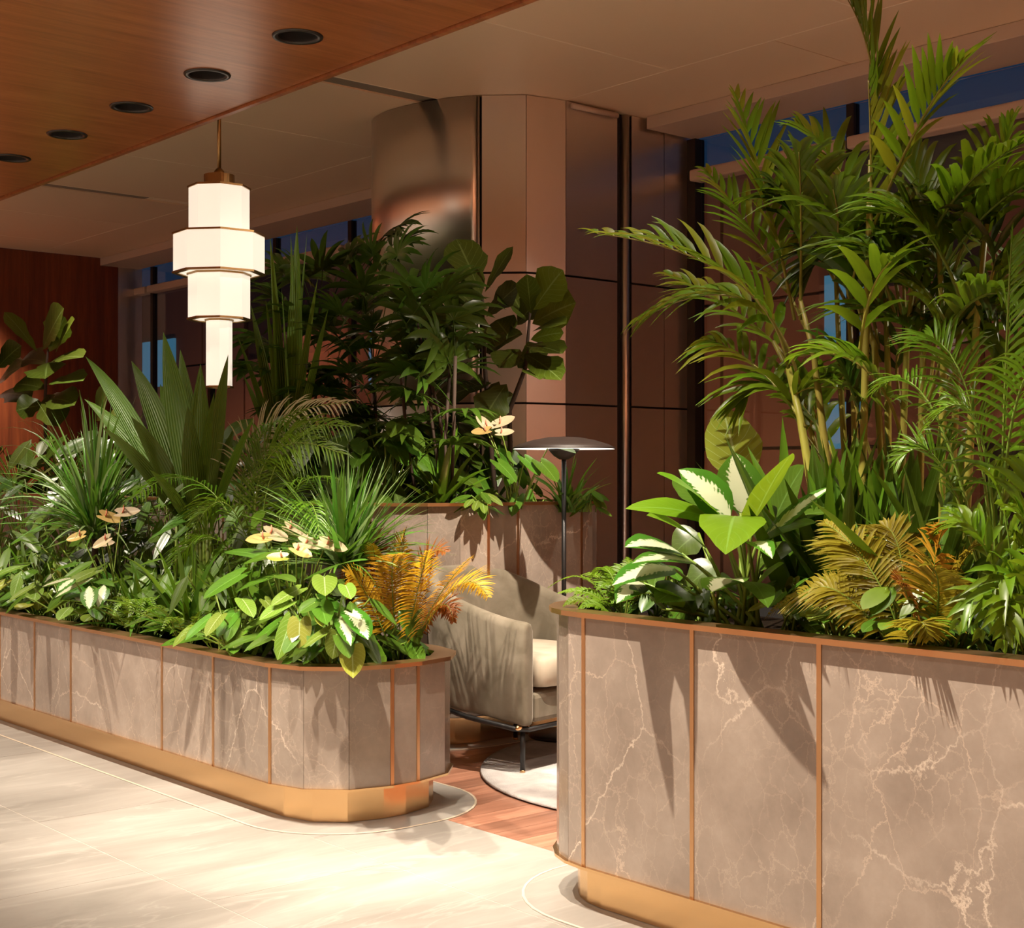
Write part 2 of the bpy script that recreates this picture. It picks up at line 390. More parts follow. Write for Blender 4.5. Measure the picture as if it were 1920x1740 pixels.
M['spathe3'] = leaf_mat('red_spathe', (.32, .02, .01), (.42, .04, .015), .25, .1)
M['spadix'] = plain('pink_spadix', (.62, .20, .12), .5)

# ================================================================ the room
HC, HS = 3.30, 2.80            # main ceiling, wooden soffit
XS, XF = 3.20, 6.60            # soffit edge, window front
YE = 13.35                     # wooden end wall
X0, Y0 = -2.8, -2.0
floor = structure(box('floor', X0, XF+.1, Y0, YE+.1, -.06, -.0007, M['grout']))
xj = [3.07, 2.585, 1.985, 1.385, .785, .185, -.415, -1.015, -1.615, -2.215, X0]
for i in range(len(xj)-1):
    y = Y0 - (i % 2)*.4
    while y < YE:
        box('stone_tile', xj[i+1]+.0015, xj[i]-.0015, max(y, Y0)+.0015, min(y+1.2, YE)-.0015, -.003, 0, M['stone'], floor)
        y += 1.2
y = Y0; k = 0
while y < YE:
    y1 = min(y+.118, YE)
    if 1.2 < y < 5.8:
        xm = 3.07+((k*.71) % 2.6)+.5
        box('floor_board', 3.07, xm-.001, y+.001, y1-.001, -.003, 0, M['board'], floor)
        box('floor_board', xm, XF, y+.001, y1-.001, -.003, 0, M['board'], floor)
    else: box('floor_board', 3.07, XF, y+.001, y1-.001, -.003, 0, M['board'], floor)
    y += .118; k += 1

# walls out of view close the room, so that steel and glass have a room to mirror
structure(box('wall_left', X0-.1, X0, Y0, YE, 0, HC, M['plaster']))
structure(box('wall_back', X0, XF, Y0-.1, Y0, 0, HC, M['plaster']))
wend = structure(box('wall_end', X0, XF, YE+.03, YE+.1, 0, HC, M['dark']))
x = 6.338
while x > X0:
    box('veneer_panel', max(x-.9, X0)+.001, x-.001, YE, YE+.03, 0, HC, M['wallwood'], wend); x -= .9
box('steel_panel', 6.34, XF, YE, YE+.03, 0, HC, M['steel'], wend)

# main ceiling: panels with pale joints and two slots
ceil = structure(box('ceiling', XS-.02, XF, Y0, YE, HC+.012, HC+.06, M['ceilgroove']))
ys = [5.17+1.245*k for k in range(-6, 7)]
ys = [Y0]+[q for q in ys if Y0 < q < YE]+[YE]
for i in range(len(ys)-1):
    a, c = ys[i]+.004, ys[i+1]-.004
    if abs(ys[i]-6.415) < .05 or abs(ys[i]-10.15) < .05:
        box('ceiling_slot', XS, 5.1, a, a+.13, HC+.008, HC+.012, M['track'], ceil); a += .134
    box('ceiling_panel', XS, 5.526, a, c, HC, HC+.012, M['ceil'], ceil)
    if i: box('joint_strip', XS, 5.526, ys[i]-.006, ys[i]+.004, HC-.0015, HC+.012, M['ceilgroove'], ceil)
for a, c in ((Y0, 2.0), (2.0, 4.48), (4.48, 7.6), (7.6, 10.2), (10.2, YE)):
    box('ceiling_panel', 5.534, XF, a+.003, c-.003, HC, HC+.012, M['ceil'], ceil)
box('joint_strip', 5.526, 5.534, Y0, YE, HC-.0015, HC+.012, M['ceilgroove'], ceil)
for n, (a, c) in enumerate(((Y0, 5.93), (7.32, YE))):
    structure(box('trim_%d' % (n+1), 6.15, XF-.03, a, c, HC-.075, HC-.001, M['pelmet'], None, .004))

# wooden soffit with round openings for the downlights
ROWA = [(2.85, 4.52+.675*k) for k in range(-4, 7)]
ROWB = [(1.75, 4.52+.675*k) for k in range(-4, 7)]
RH = .078
def soffit_plate():
    v, f = [], []
    def quad(x0, x1, y0, y1):
        k = len(v); v.extend([(x0, y0, HS), (x0, y1, HS), (x1, y1, HS), (x1, y0, HS)]); f.append((k, k+1, k+2, k+3))
    s = .15; xe = [X0, 1.75-s, 1.75+s, 2.85-s, 2.85+s, XS]
    for i in (0, 2, 4): quad(xe[i], xe[i+1], Y0, YE)
    for rowx, row in ((1.75, ROWB), (2.85, ROWA)):
        yp = Y0
        for _, yy in row:
            quad(rowx-s, rowx+s, yp, yy-s); yp = yy+s
            n = 32; k = len(v)
            for j in range(n):
                g = 2*pi*j/n; c_, s_ = cos(g), sin(g); q = s/max(abs(c_), abs(s_))
                v.append((rowx+RH*c_, yy+RH*s_, HS)); v.append((rowx+q*c_, yy+q*s_, HS))
            for j in range(n):
                a, b_ = k+2*j, k+2*((j+1) % n)
                f.append((a, b_, b_+1, a+1))
        quad(rowx-s, rowx+s, yp, YE)
    k = len(v); v.extend([(XS, Y0, HS), (XS, YE, HS), (XS, YE, HC), (XS, Y0, HC), (X0, Y0, HC), (X0, YE, HC)])
    f.append((k, k+1, k+2, k+3)); f.append((k+3, k+2, k+5, k+4))
    return v, f
v_, f_ = soffit_plate()
sof = structure(pd('ceiling_soffit', v_, f_, M['soffit']))
box('edge_trim', XS+.006, XS+.03, Y0, YE, HS-.012, HS+.06, M['soffit'], sof)
def downlight(x, y, label, power=0, deg=80, target=None, group=None):
    r = root('recessed_downlight', label, 'downlight', (x, y, HS), group)
    lathe('trim_ring', [(RH+.016, -.001), (RH+.014, -.006), (RH-.004, -.006), (RH-.006, .0)], (x, y, HS), M['frame'], r, 40)
    lathe('reflector', [(RH-.006, 0), (RH-.008, .10), (.05, .12), (.0, .125)], (x, y, HS), M['dark'], r, 32)
    if power:
        s = spot((x, y, HS+.07), target or (x, y, 0), power, deg, .55, .018)
        s.parent = r; s.matrix_parent_inverse = Matrix.Translation(-V((x, y, HS)))
names5 = {0: 'recessed downlight nearest the pendant rod end, largest in the wooden soffit', 1: 'recessed downlight second largest of the soffit row',
          2: 'recessed downlight in the middle of the soffit row', 3: 'recessed downlight second from the left frame edge', 4: 'recessed downlight cut by the left frame edge'}
for k, (x, y) in enumerate(ROWA):
    i = k-4
    lab = names5.get(i, 'recessed black downlight in the wooden soffit, outside the picture')
    downlight(x, y, lab, PA.get(i, PA['d']), 75, (x+.15, y, 0), 'downlights in the wooden soffit')
for k, (x, y) in enumerate(ROWB):
    downlight(x, y, 'recessed black downlight in the wooden soffit, outside the picture', PB.get(k-4, PB['d']), DB.get(k-4, 80), TB.get(k-4, (x+.75, y, 0)), 'downlights in the wooden soffit')
for k in range(7):
    for x in (-.5, -1.9):
        y = -.8+2.2*k
        r = root('fill_downlight', 'added fill downlight on the wooden soffit, unseen behind the viewer', 'downlight', (x, y, HS), 'added fill downlights behind the viewer')
        lathe('can', [(0, 0), (.06, 0), (.06, -.08), (.05, -.08), (.05, -.03), (0, -.03)], (x, y, HS), M['black'], r, 24)
        s = spot((x, y, HS-.06), (x, y, 0), PCW, 140, .7, .03); s.parent = r; s.matrix_parent_inverse = Matrix.Translation(-V((x, y, HS)))
# surface spots on the main ceiling outside the picture, some added as fill
def ceiling_spot(x, y, target, power, deg, label):
    r = root('ceiling_spotlight', label, 'spotlight', (x, y, HC), 'ceiling spots over the lounge')
    lathe('spot_base', [(0, 0), (.05, 0), (.05, -.015), (0, -.015)], (x, y, HC), M['black'], r, 24)
    d = (V(target)-V((x, y, HC-.1))).normalized(); p = V((x, y, HC-.1))
    tube('spot_arm', [(x, y, HC-.01), tuple(p)], .008, M['black'], r)
    v, f = tube_vf([p-d*.06, p+d*.06], .035, 20, cap=False)
    pd('spot_can', v, f, M['black'], r, True)
    s = spot(p+d*.02, target, power, deg, .5, .02)
    s.parent = r; s.matrix_parent_inverse = Matrix.Translation(-V((x, y, HC)))
for a in CSP: ceiling_spot(*a)

# steel clad pier with rounded corner, and the return wall beside it
def bezq(a, b, c, n):
    return [tuple(V(a)*(1-t)**2+V(b)*2*t*(1-t)+V(c)*t*t) for t in [i/n for i in range(n+1)]]
def sheet(name, path, z0, z1, th, mat, parent, smooth=False):
    n = len(path); v = []; inn = []
    for i, p in enumerate(path):
        t = (V(path[min(i+1, n-1)])-V(path[max(i-1, 0)])).normalized(); inn.append(V(p)+V((-t.y, t.x))*th)
    for z in (z0, z1):
        v += [(p[0], p[1], z) for p in path]; v += [(q.x, q.y, z) for q in inn]
    f = []
    for i in range(n-1):
        f += [(i, i+1, 2*n+i+1, 2*n+i), (n+i+1, n+i, 3*n+i, 3*n+i+1), (2*n+i, 2*n+i+1, 3*n+i+1, 3*n+i), (i+1, i, n+i, n+i+1)]
    f += [(0, 2*n, 3*n, n), (n-1, 2*n-1, 4*n-1, 3*n-1)]
    o = pd(name, v, f, mat, parent)
    if smooth:
        for q in o.data.polygons:
            q.use_smooth = abs(q.normal.z) < .5
    return o
A, B, C_, D, E_ = (4.90, 7.6), (4.90, 6.80), (5.08, 6.21), (5.28, 6.02), (5.53, 5.965)
curve = bezq(B, (4.905, 6.42), C_, 14)
pier = structure(prism('wall_pier', [(XF, 7.27), (5.46, 7.27), (5.12, 7.2), (4.95, 6.95), (4.93, 6.80), (4.955, 6.52), (5.10, 6.245), (5.295, 6.05), (5.535, 5.995), (XF, 5.995)], 0, HC-.002, M['dark']))
g = .004
segs = [([(XF-.1, 7.3), (5.45, 7.3)], 0), (bezq((5.45-g, 7.3), (4.93, 7.28), (4.90, 6.80), 12)[:-1]+curve, 1), ([(C_[0]+.022, C_[1]-.021), D], 0), ([(D[0]+g, D[1]-.001), E_], 0),
        ([(E_[0]+g, 5.965), (5.94, 5.965)], 0), ([(6.06, 5.965), (6.335, 5.965)], 0), ([(6.335+g, 5.965), (XF-.02, 5.965)], 0)]
for path, sm in segs:
    for z0, z1 in ((0, 1.577), (1.589, 2.303), (2.315, HC-.004)):
        sheet('steel_panel', path, z0, z1, .012, M['steel'], pier, sm)
tube('slot_bar', [(6.02, 5.985, 0), (6.02, 5.985, HC-.01)], .03, M['steel_trim'], pier, 12)
tube('seam_bar', [(C_[0]+.009, C_[1]-.008, 0), (C_[0]+.009, C_[1]-.008, HC-.01)], .008, M['steel_trim'], pier)
tube('blind_roller', [(5.56, 5.945, HC-.03), (5.92, 5.945, HC-.03)], .016, M['pelmet'], pier, 10)

# window front along the street, bay by bay
def bay(n, ya, yb):
    r = structure(box('window_%d' % n, XF-.03, XF+.03, ya, ya+.05, 0, HC-.075, M['frame']))
    box('transom', XF-.10, XF+.02, ya+.05, yb, 2.96, 3.03, M['pelmet'], r, .012)
    box('sill', XF-.05, XF+.03, ya+.05, yb, 0, .06, M['frame'], r)
    box('mid_rail', XF-.02, XF+.02, ya+.05, yb, .98, 1.01, M['frame'], r)
    for z0, z1 in ((.06, .98), (1.01, 2.96), (3.03, HC-.075)):
        box('pane', XF-.006, XF+.006, ya+.05, yb, z0, z1, M['glass'], r)
n = 1; y = 5.965-.05
while y > 1.0:
    bay(n, y-1.15, y); n += 1; y -= 1.15
structure(box('trim_3', XF-.06, XF+.03, 5.90, 5.965, 0, HC-.075, M['black']))
structure(box('wall_front', XF-.05, XF+.05, Y0, y, 0, HC, M['steel']))
y = 7.32
while y < YE-.1:
    bay(n, y, min(y+1.15, YE)); n += 1; y += 1.15

# street side beyond the glass
structure(box('ground_outside', XF+.1, 16, -4, 42, -.12, -.06, M['plaza']))
wo = structure(box('wall_outside', 10.3, 10.6, -4, 42, -.06, 4.0, M['outwall2']))
y = -4
k = 0
while y < 42:
    wd = (1.5, .9, 2.1, 1.2)[k % 4]
    for z0, z1 in ((0, 1.4), (1.43, 2.75), (2.78, 3.98)):
        if (k*5+int(z0)) % 7 != 2: box('cladding_panel', 10.24, 10.3, y+.02, y+wd-.02, z0, z1, M['outwall'], wo)
    y += wd; k += 1
for a_, b_, c_, d_ in ((19.6, 20.7, 2.5, 3.2), (20.75, 21.7, 2.5, 3.1), (7.35, 7.75, 1.4, 1.8), (7.3, 7.7, 2.3, 2.9), (13.2, 13.6, 2.2, 3.0), (14.3, 14.55, 2.2, 3.1)):
    box('lit_window', 10.2, 10.25, a_, b_, c_, d_, M['outlit'], wo)
for yy in (1.5, 5, 8.5, 12, 18, 24):  # floodlights added to brighten the wall beyond the glass
    r = root('added_floodlight', 'added floodlight outside, brightening the building across the street', 'floodlight', (8.6, yy, -.06), 'added floodlights outside')
    tube('post', [(8.6, yy, -.06), (8.6, yy, .25)], .04, M['black'], r, 12)
    lathe('head', [(.0, .25), (.05, .25), (.07, .36), (.06, .36), (.045, .27), (0, .27)], (8.6, yy, -.06), M['black'], r, 20)
    s = spot((8.6, yy, .28), (10.3, yy, 2.0), OUTP, 130, .8, .05, (1, .62, .35)); s.parent = r; s.matrix_parent_inverse = Matrix.Translation(-V((8.6, yy, -.06)))

# ================================================================ planters
def planter(poly, strips, ztop, label, extra_base=.06, zb=.13):
    cx = sum(p[0] for p in poly)/len(poly); cy = sum(p[1] for p in poly)/len(poly)
    r = root('planter', label, 'planter', (cx, cy, 0))
    n = len(poly); inn = offset(poly, -.022)
    for i in range(n):
        j = (i+1) % n
        a, b_, c, d = poly[i], poly[j], inn[j], inn[i]
        ss = .0007
        t = (V(b_)-V(a)).normalized()*ss
        a = tuple(V(a)+t); b_ = tuple(V(b_)-t); c = tuple(V(c)-t); d = tuple(V(d)+t)
        v = [(*q, zb) for q in (a, b_, c, d)]+[(*q, ztop-.014) for q in (a, b_, c, d)]
        pd('stone_panel', v, [(3, 2, 1, 0), (4, 5, 6, 7), (0, 1, 5, 4), (1, 2, 6, 5), (2, 3, 7, 6), (3, 0, 4, 7)], M['marble'], r)
    out = offset(poly, .003)
    for i in strips:
        p = V(out[i]); q = V(inn[i]); d = (p-q).normalized(); t = V((-d.y, d.x))*.0065
        qq = [p+t, p-t, q-t, q+t]
        v = [(*tuple(k_), zb) for k_ in qq]+[(*tuple(k_), ztop-.014) for k_ in qq]
        pd('brass_strip', v, [(3, 2, 1, 0), (4, 5, 6, 7), (0, 1, 5, 4), (1, 2, 6, 5), (2, 3, 7, 6), (3, 0, 4, 7)], M['bronze'], r)
    ring('rim', offset(poly, .022), offset(poly, -.055), ztop-.014, ztop, M['bronze'], r)
    ring('liner', offset(poly, -.024), offset(poly, -.05), zb, ztop-.014, M['dark'], r)
    ring('bottom_lip', offset(poly, .012), offset(poly, -.08), zb-.008, zb, M['brass'], r)
    prism('plinth', offset(poly, -extra_base), .004, zb-.008, M['brass'], r)
    so = prism('soil', offset(poly, -.051), ztop-.10, ztop-.05, M['soil'], r); so['kind'] = 'stuff'
    return r
def border(poly, w_, label_side):
    o = structure(prism('floor_border', offset(poly, w_), -.002, .0025, M['stone']))
    ring('inlay_line', offset(poly, w_), offset(poly, w_-.008), .0025, .0035, M['inlay'], o)
    return o
def arc(cx, cy, r, a0, a1, n): return [(cx+r*cos(radians(a0+(a1-a0)*i/n)), cy+r*sin(radians(a0+(a1-a0)*i/n))) for i in range(n+1)]
# low planter on the left, running back along the room (counter-clockwise outline)
P1X, P1Y, P1R, P1W, P1Z = 2.60, 4.30, .30, .11, .545
p1 = [(P1X, y) for y in (8.6, 8.1, 7.55, 7.15, 6.729, 6.32, 5.931, 5.093, 4.694)]
s1 = [1, 2, 3, 4, 5, 6, 7, 8, 9]
p1 += arc(P1X+P1R, P1Y, P1R, 180, 270, 3)
s1 += [len(p1)-1, len(p1)]
p1 += arc(P1X+P1R+P1W, P1Y, P1R, 270, 360, 3)
xb = P1X+2*P1R+P1W
s1 += [len(p1)-1]
for y in (4.9, 5.6, 6.3, 7.0, 7.8, 8.6): p1.append((xb, y)); s1.append(len(p1)-1)
planter1 = planter(p1, s1, P1Z, 'low grey marble planter with brass plinth and one rounded end, left')
pb = [(P1X, 8.6)]+arc(P1X+P1R, P1Y, P1R, 180, 270, 10)+arc(P1X+P1R+P1W, P1Y, P1R, 270, 360, 10)+[(xb, 8.6)]
border(pb, .095, 1)
# tall planter in the right foreground
P2X, P2Y, P2R, P2W, P2Z = 2.70, 2.84, .28, .15, .82
xb2 = P2X+2*P2R+P2W
p2 = [(xb2, .55), (xb2, 1.2), (xb2, 1.8), (xb2, 2.4)]
s2 = [1, 2, 3, 4]
p2 += arc(P2X+P2R+P2W, P2Y, P2R, 0, 90, 6); s2 += [len(p2)-1, len(p2)]
p2 += arc(P2X+P2R, P2Y, P2R, 90, 180, 6); s2 += [len(p2)-1]
for y in (2.445, 2.053, 1.30, .95, .55): p2.append((P2X, y)); s2.append(len(p2)-1)
s2 = s2[:-1]
planter2 = planter(p2, s2, P2Z, 'tall brown marble planter with copper rim, right foreground')
pb = [(xb2, .55)]+arc(P2X+P2R+P2W, P2Y, P2R, 0, 90, 10)+arc(P2X+P2R, P2Y, P2R, 90, 180, 10)+[(P2X, .55)]
border(pb, .10, 2)
# tallest planter at the back beside the steel pier
P3Y, P3Z = 4.88, 1.065
p3 = [(3.60, 10.6), (3.60, 9.0), (3.60, 7.6), (3.60, 6.4)]; s3 = [1, 2, 3, 4]
p3 += arc(4.06, P3Y+.46, .46, 180, 270, 5); s3 += [len(p3)-1]
p3 += [(4.232, P3Y)]; s3 += [len(p3)-1, len(p3)]
p3 += arc(4.625, P3Y+.23, .23, 270, 360, 4); s3 += [len(p3)-1]
p3 += [(4.855, 6.2), (4.855, 7.6), (4.855, 9.0), (4.855, 10.6)]; s3 += [len(p3)-4, len(p3)-3, len(p3)-2]
planter3 = planter(p3, s3, P3Z, 'tallest pale marble planter with brass strips behind the armchair')
border([(3.60, 10.6)]+arc(4.06, P3Y+.46, .46, 180, 270, 10)+arc(4.625, P3Y+.23, .23, 270, 360, 10)+[(4.855, 10.6)], .06, 3)

# ================================================================ pendant lantern
def octo(name, c, r, z0, z1, mat, parent, rot, hollow=False, bev=True):
    pts = [(c[0]+r*cos(rot+pi/4*k), c[1]+r*sin(rot+pi/4*k)) for k in range(8)]
    return prism(name, pts, z0, z1, mat, parent)
pc = PX(411, 885, 3.5); pcx, pcy = pc.x, pc.y
pen = root('pendant_lantern', 'lit white octagonal tiered pendant lantern with brass rod', 'pendant lamp', (pcx, pcy, HC))
rot0 = atan2(-Fv.y, -Fv.x)+radians(13)
tube('rod', [(pcx, pcy, 2.63), (pcx, pcy, HC)], .0095, M['opalrim'], pen, 12)
lathe('rod_collar', [(0, 2.648), (.028, 2.648), (.024, 2.668), (.012, 2.682), (0, 2.682)], (pcx, pcy, 0), M['opalrim'], pen, 24)
lathe('cap', [(0, 2.592), (.074, 2.592), (.074, 2.648), (0, 2.648)], (pcx, pcy, 0), M['opalrim'], pen, 32, False)
for r_, za, zb_ in ((.146, 2.362, 2.585), (.219, 2.168, 2.356), (.149, 1.945, 2.162), (.063, 1.615, 1.94)):
    s = octo('opal_tier', (pcx, pcy), r_, za, zb_, M['opal'], pen, rot0)
    o1 = [(pcx+(r_+.007)*cos(rot0+pi/4*k), pcy+(r_+.007)*sin(rot0+pi/4*k)) for k in range(8)]
    o2 = [(pcx+(r_-.02)*cos(rot0+pi/4*k), pcy+(r_-.02)*sin(rot0+pi/4*k)) for k in range(8)]
    ring('brass_edge', o1, o2, zb_-.004, zb_+.005, M['opalrim'], s)
    ring('brass_edge', o1, o2, za-.005, za+.004, M['opalrim'], s)

# ================================================================ lounge corner
rug = lathe('rug', [(0, .002), (.93, .002), (.945, .008), (.94, .017), (.90, .02), (0, .02)], (4.38, 3.84, 0), M['rug'], None, 96)
tag(rug, 'round pale grey rug under the armchair', 'rug')
# armchair: built about its own centre, facing local -y
def armchair():
    FL = V((3.719, 4.26)); wv = V((.985, .173)).normalized(); dv = V((-wv.y, wv.x))
    W_, D_ = .66, .62
    c0 = FL + wv*(W_/2-.04) + dv*(D_/2-.04)
    r = root('armchair', 'olive grey velvet tub armchair with thin black legs on the rug', 'armchair', (c0.x, c0.y, 0))
    r.rotation_euler.z = atan2(wv.y, wv.x)
    ORG[r] = V((0, 0, 0))
    # U-shaped shell
    path = []
    hw, hd, rc = W_/2, D_/2, .24
    for i in range(6): path.append((-hw, -hd+(D_-rc)*i/6))
    for i in range(9): g = pi-pi/2*i/8; path.append((-hw+rc+rc*cos(g), hd-rc+rc*sin(g)))
    for i in range(1, 4): path.append((-hw+rc+(W_-2*rc)*i/4, hd))
    for i in range(9): g = pi/2-pi/2*i/8; path.append((hw-rc+rc*cos(g), hd-rc+rc*sin(g)))
    for i in range(1, 7): path.append((hw, hd-rc-(D_-rc)*i/6))
    n = len(path); v, f = [], []; th = .065
    for i, p in enumerate(path):
        t = (V(path[min(i+1, n-1)])-V(path[max(i-1, 0)])).normalized(); nn = V((t.y, -t.x))     # inwards
        k = max(0, (p[1]+hd)/D_)                                                                        # 0 front .. 1 back
        top = .612 + .185*(k**1.6); bot = .205 + .06*k
        rake = V((0, 1))*(.05*k*k)
        P = V(p)
        sec = [(P+nn*.006, bot), (P, bot+.03), (P+rake*.5, (bot+top)/2), (P+rake, top-.035), (P+rake+nn*.012, top-.008), (P+rake+nn*th*.5, top),
               (P+rake+nn*(th-.012), top-.008), (P+rake+nn*th, top-.035), (P+rake*.5+nn*th, (bot+top)/2), (P+nn*th, bot+.03), (P+nn*(th-.006), bot)]
        v += [(q.x, q.y, z) for q, z in sec]
    m_ = 11
    for i in range(n-1):
        for j in range(m_):
            q = (j+1) % m_; f.append((i*m_+j, (i+1)*m_+j, (i+1)*m_+q, i*m_+q))
    f.append(tuple(range(m_))); f.append(tuple((n-1)*m_+j for j in range(m_))[::-1])
    sh = pd('shell', v, f, M['velvet'], r, True)
    bv = sh.modifiers.new('round', 'BEVEL'); bv.width = .016; bv.segments = 3; bv.limit_method = 'ANGLE'; bv.angle_limit = radians(50)
    box('seat_base', -hw+th, hw-th, -hd-.005, hd-.07, .215, .33, M['velvet'], r, .02)
    cu = box('seat_cushion', -hw+th+.004, hw-th-.004, -hd-.045, hd-.10, .335, .485, M['cushion'], r, .055)
    cu.data.polygons.foreach_set('use_smooth', [True]*len(cu.data.polygons))
    sb = cu.modifiers.new('soft', 'SUBSURF'); sb.levels = 1; sb.render_levels = 2
    fr = [(-hw+.01, hd-.20, .235), (-hw+.005, hd-.32, .215), (-hw+.005, -hd+.06, .195), (-hw+.04, -hd+.01, .192), (hw-.04, -hd+.01, .192), (hw-.005, -hd+.06, .195), (hw-.005, hd-.32, .215), (hw-.01, hd-.20, .235), (hw-.12, hd-.05, .25), (-hw+.12, hd-.05, .25), (-hw+.01, hd-.20, .235)]
    tube('frame', fr, .011, M['black'], r)
    for x, y in ((-hw+.04, -hd+.04), (hw-.04, -hd+.04), (-hw+.10, hd-.12), (hw-.10, hd-.12)):
        l = tube('leg', [(x, y, .2), (x, y, .0285)], .0105, M['black'], r, 12)
        tube('brass_collar', [(x-.04, y, .197), (x-.02, y, .199), (x+.02, y, .199), (x+.04, y, .197)], [.006, .0135, .0135, .006], M['brass'], l, 10)
        tube('brass_foot', [(x, y, .021), (x, y, .03)], .0112, M['brass'], l, 12)
    return r
chair = armchair()
lx, ly = 4.365, 4.72
lamp = root('floor_lamp', 'slim black floor lamp with shallow brown dome shade', 'floor lamp', (lx, ly, .021))
lathe('base', [(0, .021), (.155, .021), (.158, .026), (.155, .036), (.02, .04), (0, .04)], (lx, ly, 0), M['lampbrown'], lamp)
tube('pole', [(lx, ly, .035), (lx, ly, 1.26)], .0105, M['black'], lamp, 16)
zl = 1.308
lathe('shade', [(.228, zl-.004), (.23, zl), (.20, zl+.016), (.14, zl+.034), (.07, zl+.047), (.0, zl+.05), (0, zl+.045), (.07, zl+.042), (.14, zl+.029), (.20, zl+.011), (.224, zl-.003)], (lx, ly, 0), M['lampbrown'], lamp)
lathe('shade_lining', [(.227, zl-.006), (.20, zl+.004), (.13, zl+.014), (.0, zl+.02)], (lx, ly, 0), M['lampwhite'], lamp)
lathe('diffuser', [(0, zl-.053), (.02, zl-.052), (.045, zl-.036), (.062, zl-.018), (.072, zl-.006), (.06, zl-.002), (0, zl-.002)], (lx, ly, 0), M['lampbrown'], lamp)

# ================================================================ plants
UP = V((0, 0, 1))
def bez(a, c, b, n): return [a*(1-t)**2+c*(2*t*(1-t))+b*(t*t) for t in [i/n for i in range(n+1)]]
def lance(s): return max(0, sin(pi*min(1, s**.75)))**.8
def lance_wide(s): return max(0, sin(pi*(s**.85)))**.6
def aglf(s): return max(0, sin(pi*min(1, s**.74)))**.8
def strapf(s): return min(1, .45+s*2.2)*(1-s**3)**.8 if s < 1 else 0
def bladef(s): return min(1, .5+s*3)*(1-s**1.6)
def leafletf(s): return min(1, .35+s*4)*(1-s**2.2)
def fiddle(s): return (max(0, sin(pi*s**1.5))**.62)*(1-.25*max(0, 1-abs(s-.35)/.15))
def heartf(s): return ((1-s)**.75*(.66+1.25*s))*1.0 if s < 1 else 0
def pleatf(s): return max(0, sin(pi*s**.8))**.9
def leaf_vf(path, width, prof, nh, fold=.25, nc=2, sweep=0, wav=0, k=0, twist=0, cup=0):
    n = len(path)-1; v, f, uv = [], [], []
    m = nc+1; ph = random.random()*6
    for i, p in enumerate(path):
        s = i/n
        t = (path[min(i+1, n)]-path[max(i-1, 0)])
        t = t.normalized() if t.length > 1e-9 else UP
        nn = nh-t*nh.dot(t)
        nn = nn.normalized() if nn.length > 1e-4 else t.orthogonal().normalized()
        sd = t.cross(nn)
        if twist:
            a = twist*s; nn, sd = nn*cos(a)+sd*sin(a), sd*cos(a)-nn*sin(a)
        h = width*.5*prof(s)
        for j in range(m):
            x = -1+2*j/nc
            ww = 1+(wav*sin(s*17+ph+(3 if x < 0 else 0)) if wav else 0)
            q = p+sd*(x*h*ww)+nn*(abs(x)*h*fold-(x*x)*h*cup + (wav*.6*h*abs(x)*sin(s*14+ph*2+x*2) if wav else 0))
            if sweep: q = q-t*(sweep*sin(pi*.8*abs(x))*(1-s)**3)
            v.append(tuple(q)); uv.append((.5+.5*x, s))
    for i in range(n):
        for j in range(nc):
            f.append((k+i*m+j, k+i*m+j+1, k+(i+1)*m+j+1, k+(i+1)*m+j))
    return v, f, uv
def hint(base, tip, out=.45):
    d = tip-base; o = V((d.x, d.y, 0)); o = o.normalized() if o.length > 1e-4 else V((-1, 0, 0))
    return UP*1.0-o*out
CAMV = V((-.55, -.6, .25))
def rj(a): return random.uniform(-a, a)
def blade(parent, B, T, lift, width, mat, prof=bladef, n=7, fold=.25, nc=2, nh=None, name='leaf', twist=0, **kw):
    """one leaf from B to T, arching up by lift (share of its length)"""
    L_ = (T-B).length
    C = (B+T)*.5+UP*(lift*L_)
    if lift > .15: C = B+(T-B)*.38+UP*(lift*L_)
    v, f, uv = leaf_vf(bez(B, C, T, n), width, prof, nh or hint(B, T), fold, nc, twist=twist, **kw)
    return pd(name, v, f, mat, parent, True, uv)

def tuft(name, label, cat, base, tips, width, mats, nrand=0, L=(.3, .5), elev=(25, 85), lift=.25, group=None, prof=bladef, az=(0, 360), spread=.03, fold=.3, n=7, nc=2, crown=None):
    r = root(name, label, cat, base, group); base = V(base)
    if crown is not None:
        v, f = tube_vf([base, base.lerp(crown, .5)+V((.01, 0, 0)), crown+UP*.02], [.02, .018, .014], 8); pd('stem', v, f, M['bark'], r, True)
        base = crown
    for T, w_ in tips:
        b0 = base+V((rj(spread), rj(spread), 0)); blade(r, b0, T, lift*random.uniform(.6, 1.2), w_ or width, random.choice(mats), prof, n, fold, nc, twist=rj(.5))
    for _ in range(nrand):
        a = radians(random.uniform(*az)); e = radians(random.uniform(*elev)); l = random.uniform(*L)
        b0 = base+V((rj(spread), rj(spread), 0))
        T = b0+V((cos(a)*cos(e), sin(a)*cos(e), sin(e)))*l
        blade(r, b0, T, lift*random.uniform(.5, 1.3)*cos(e)**.5, width*random.uniform(.75, 1.2), random.choice(mats), prof, n, fold, nc, twist=rj(.6))
    return r

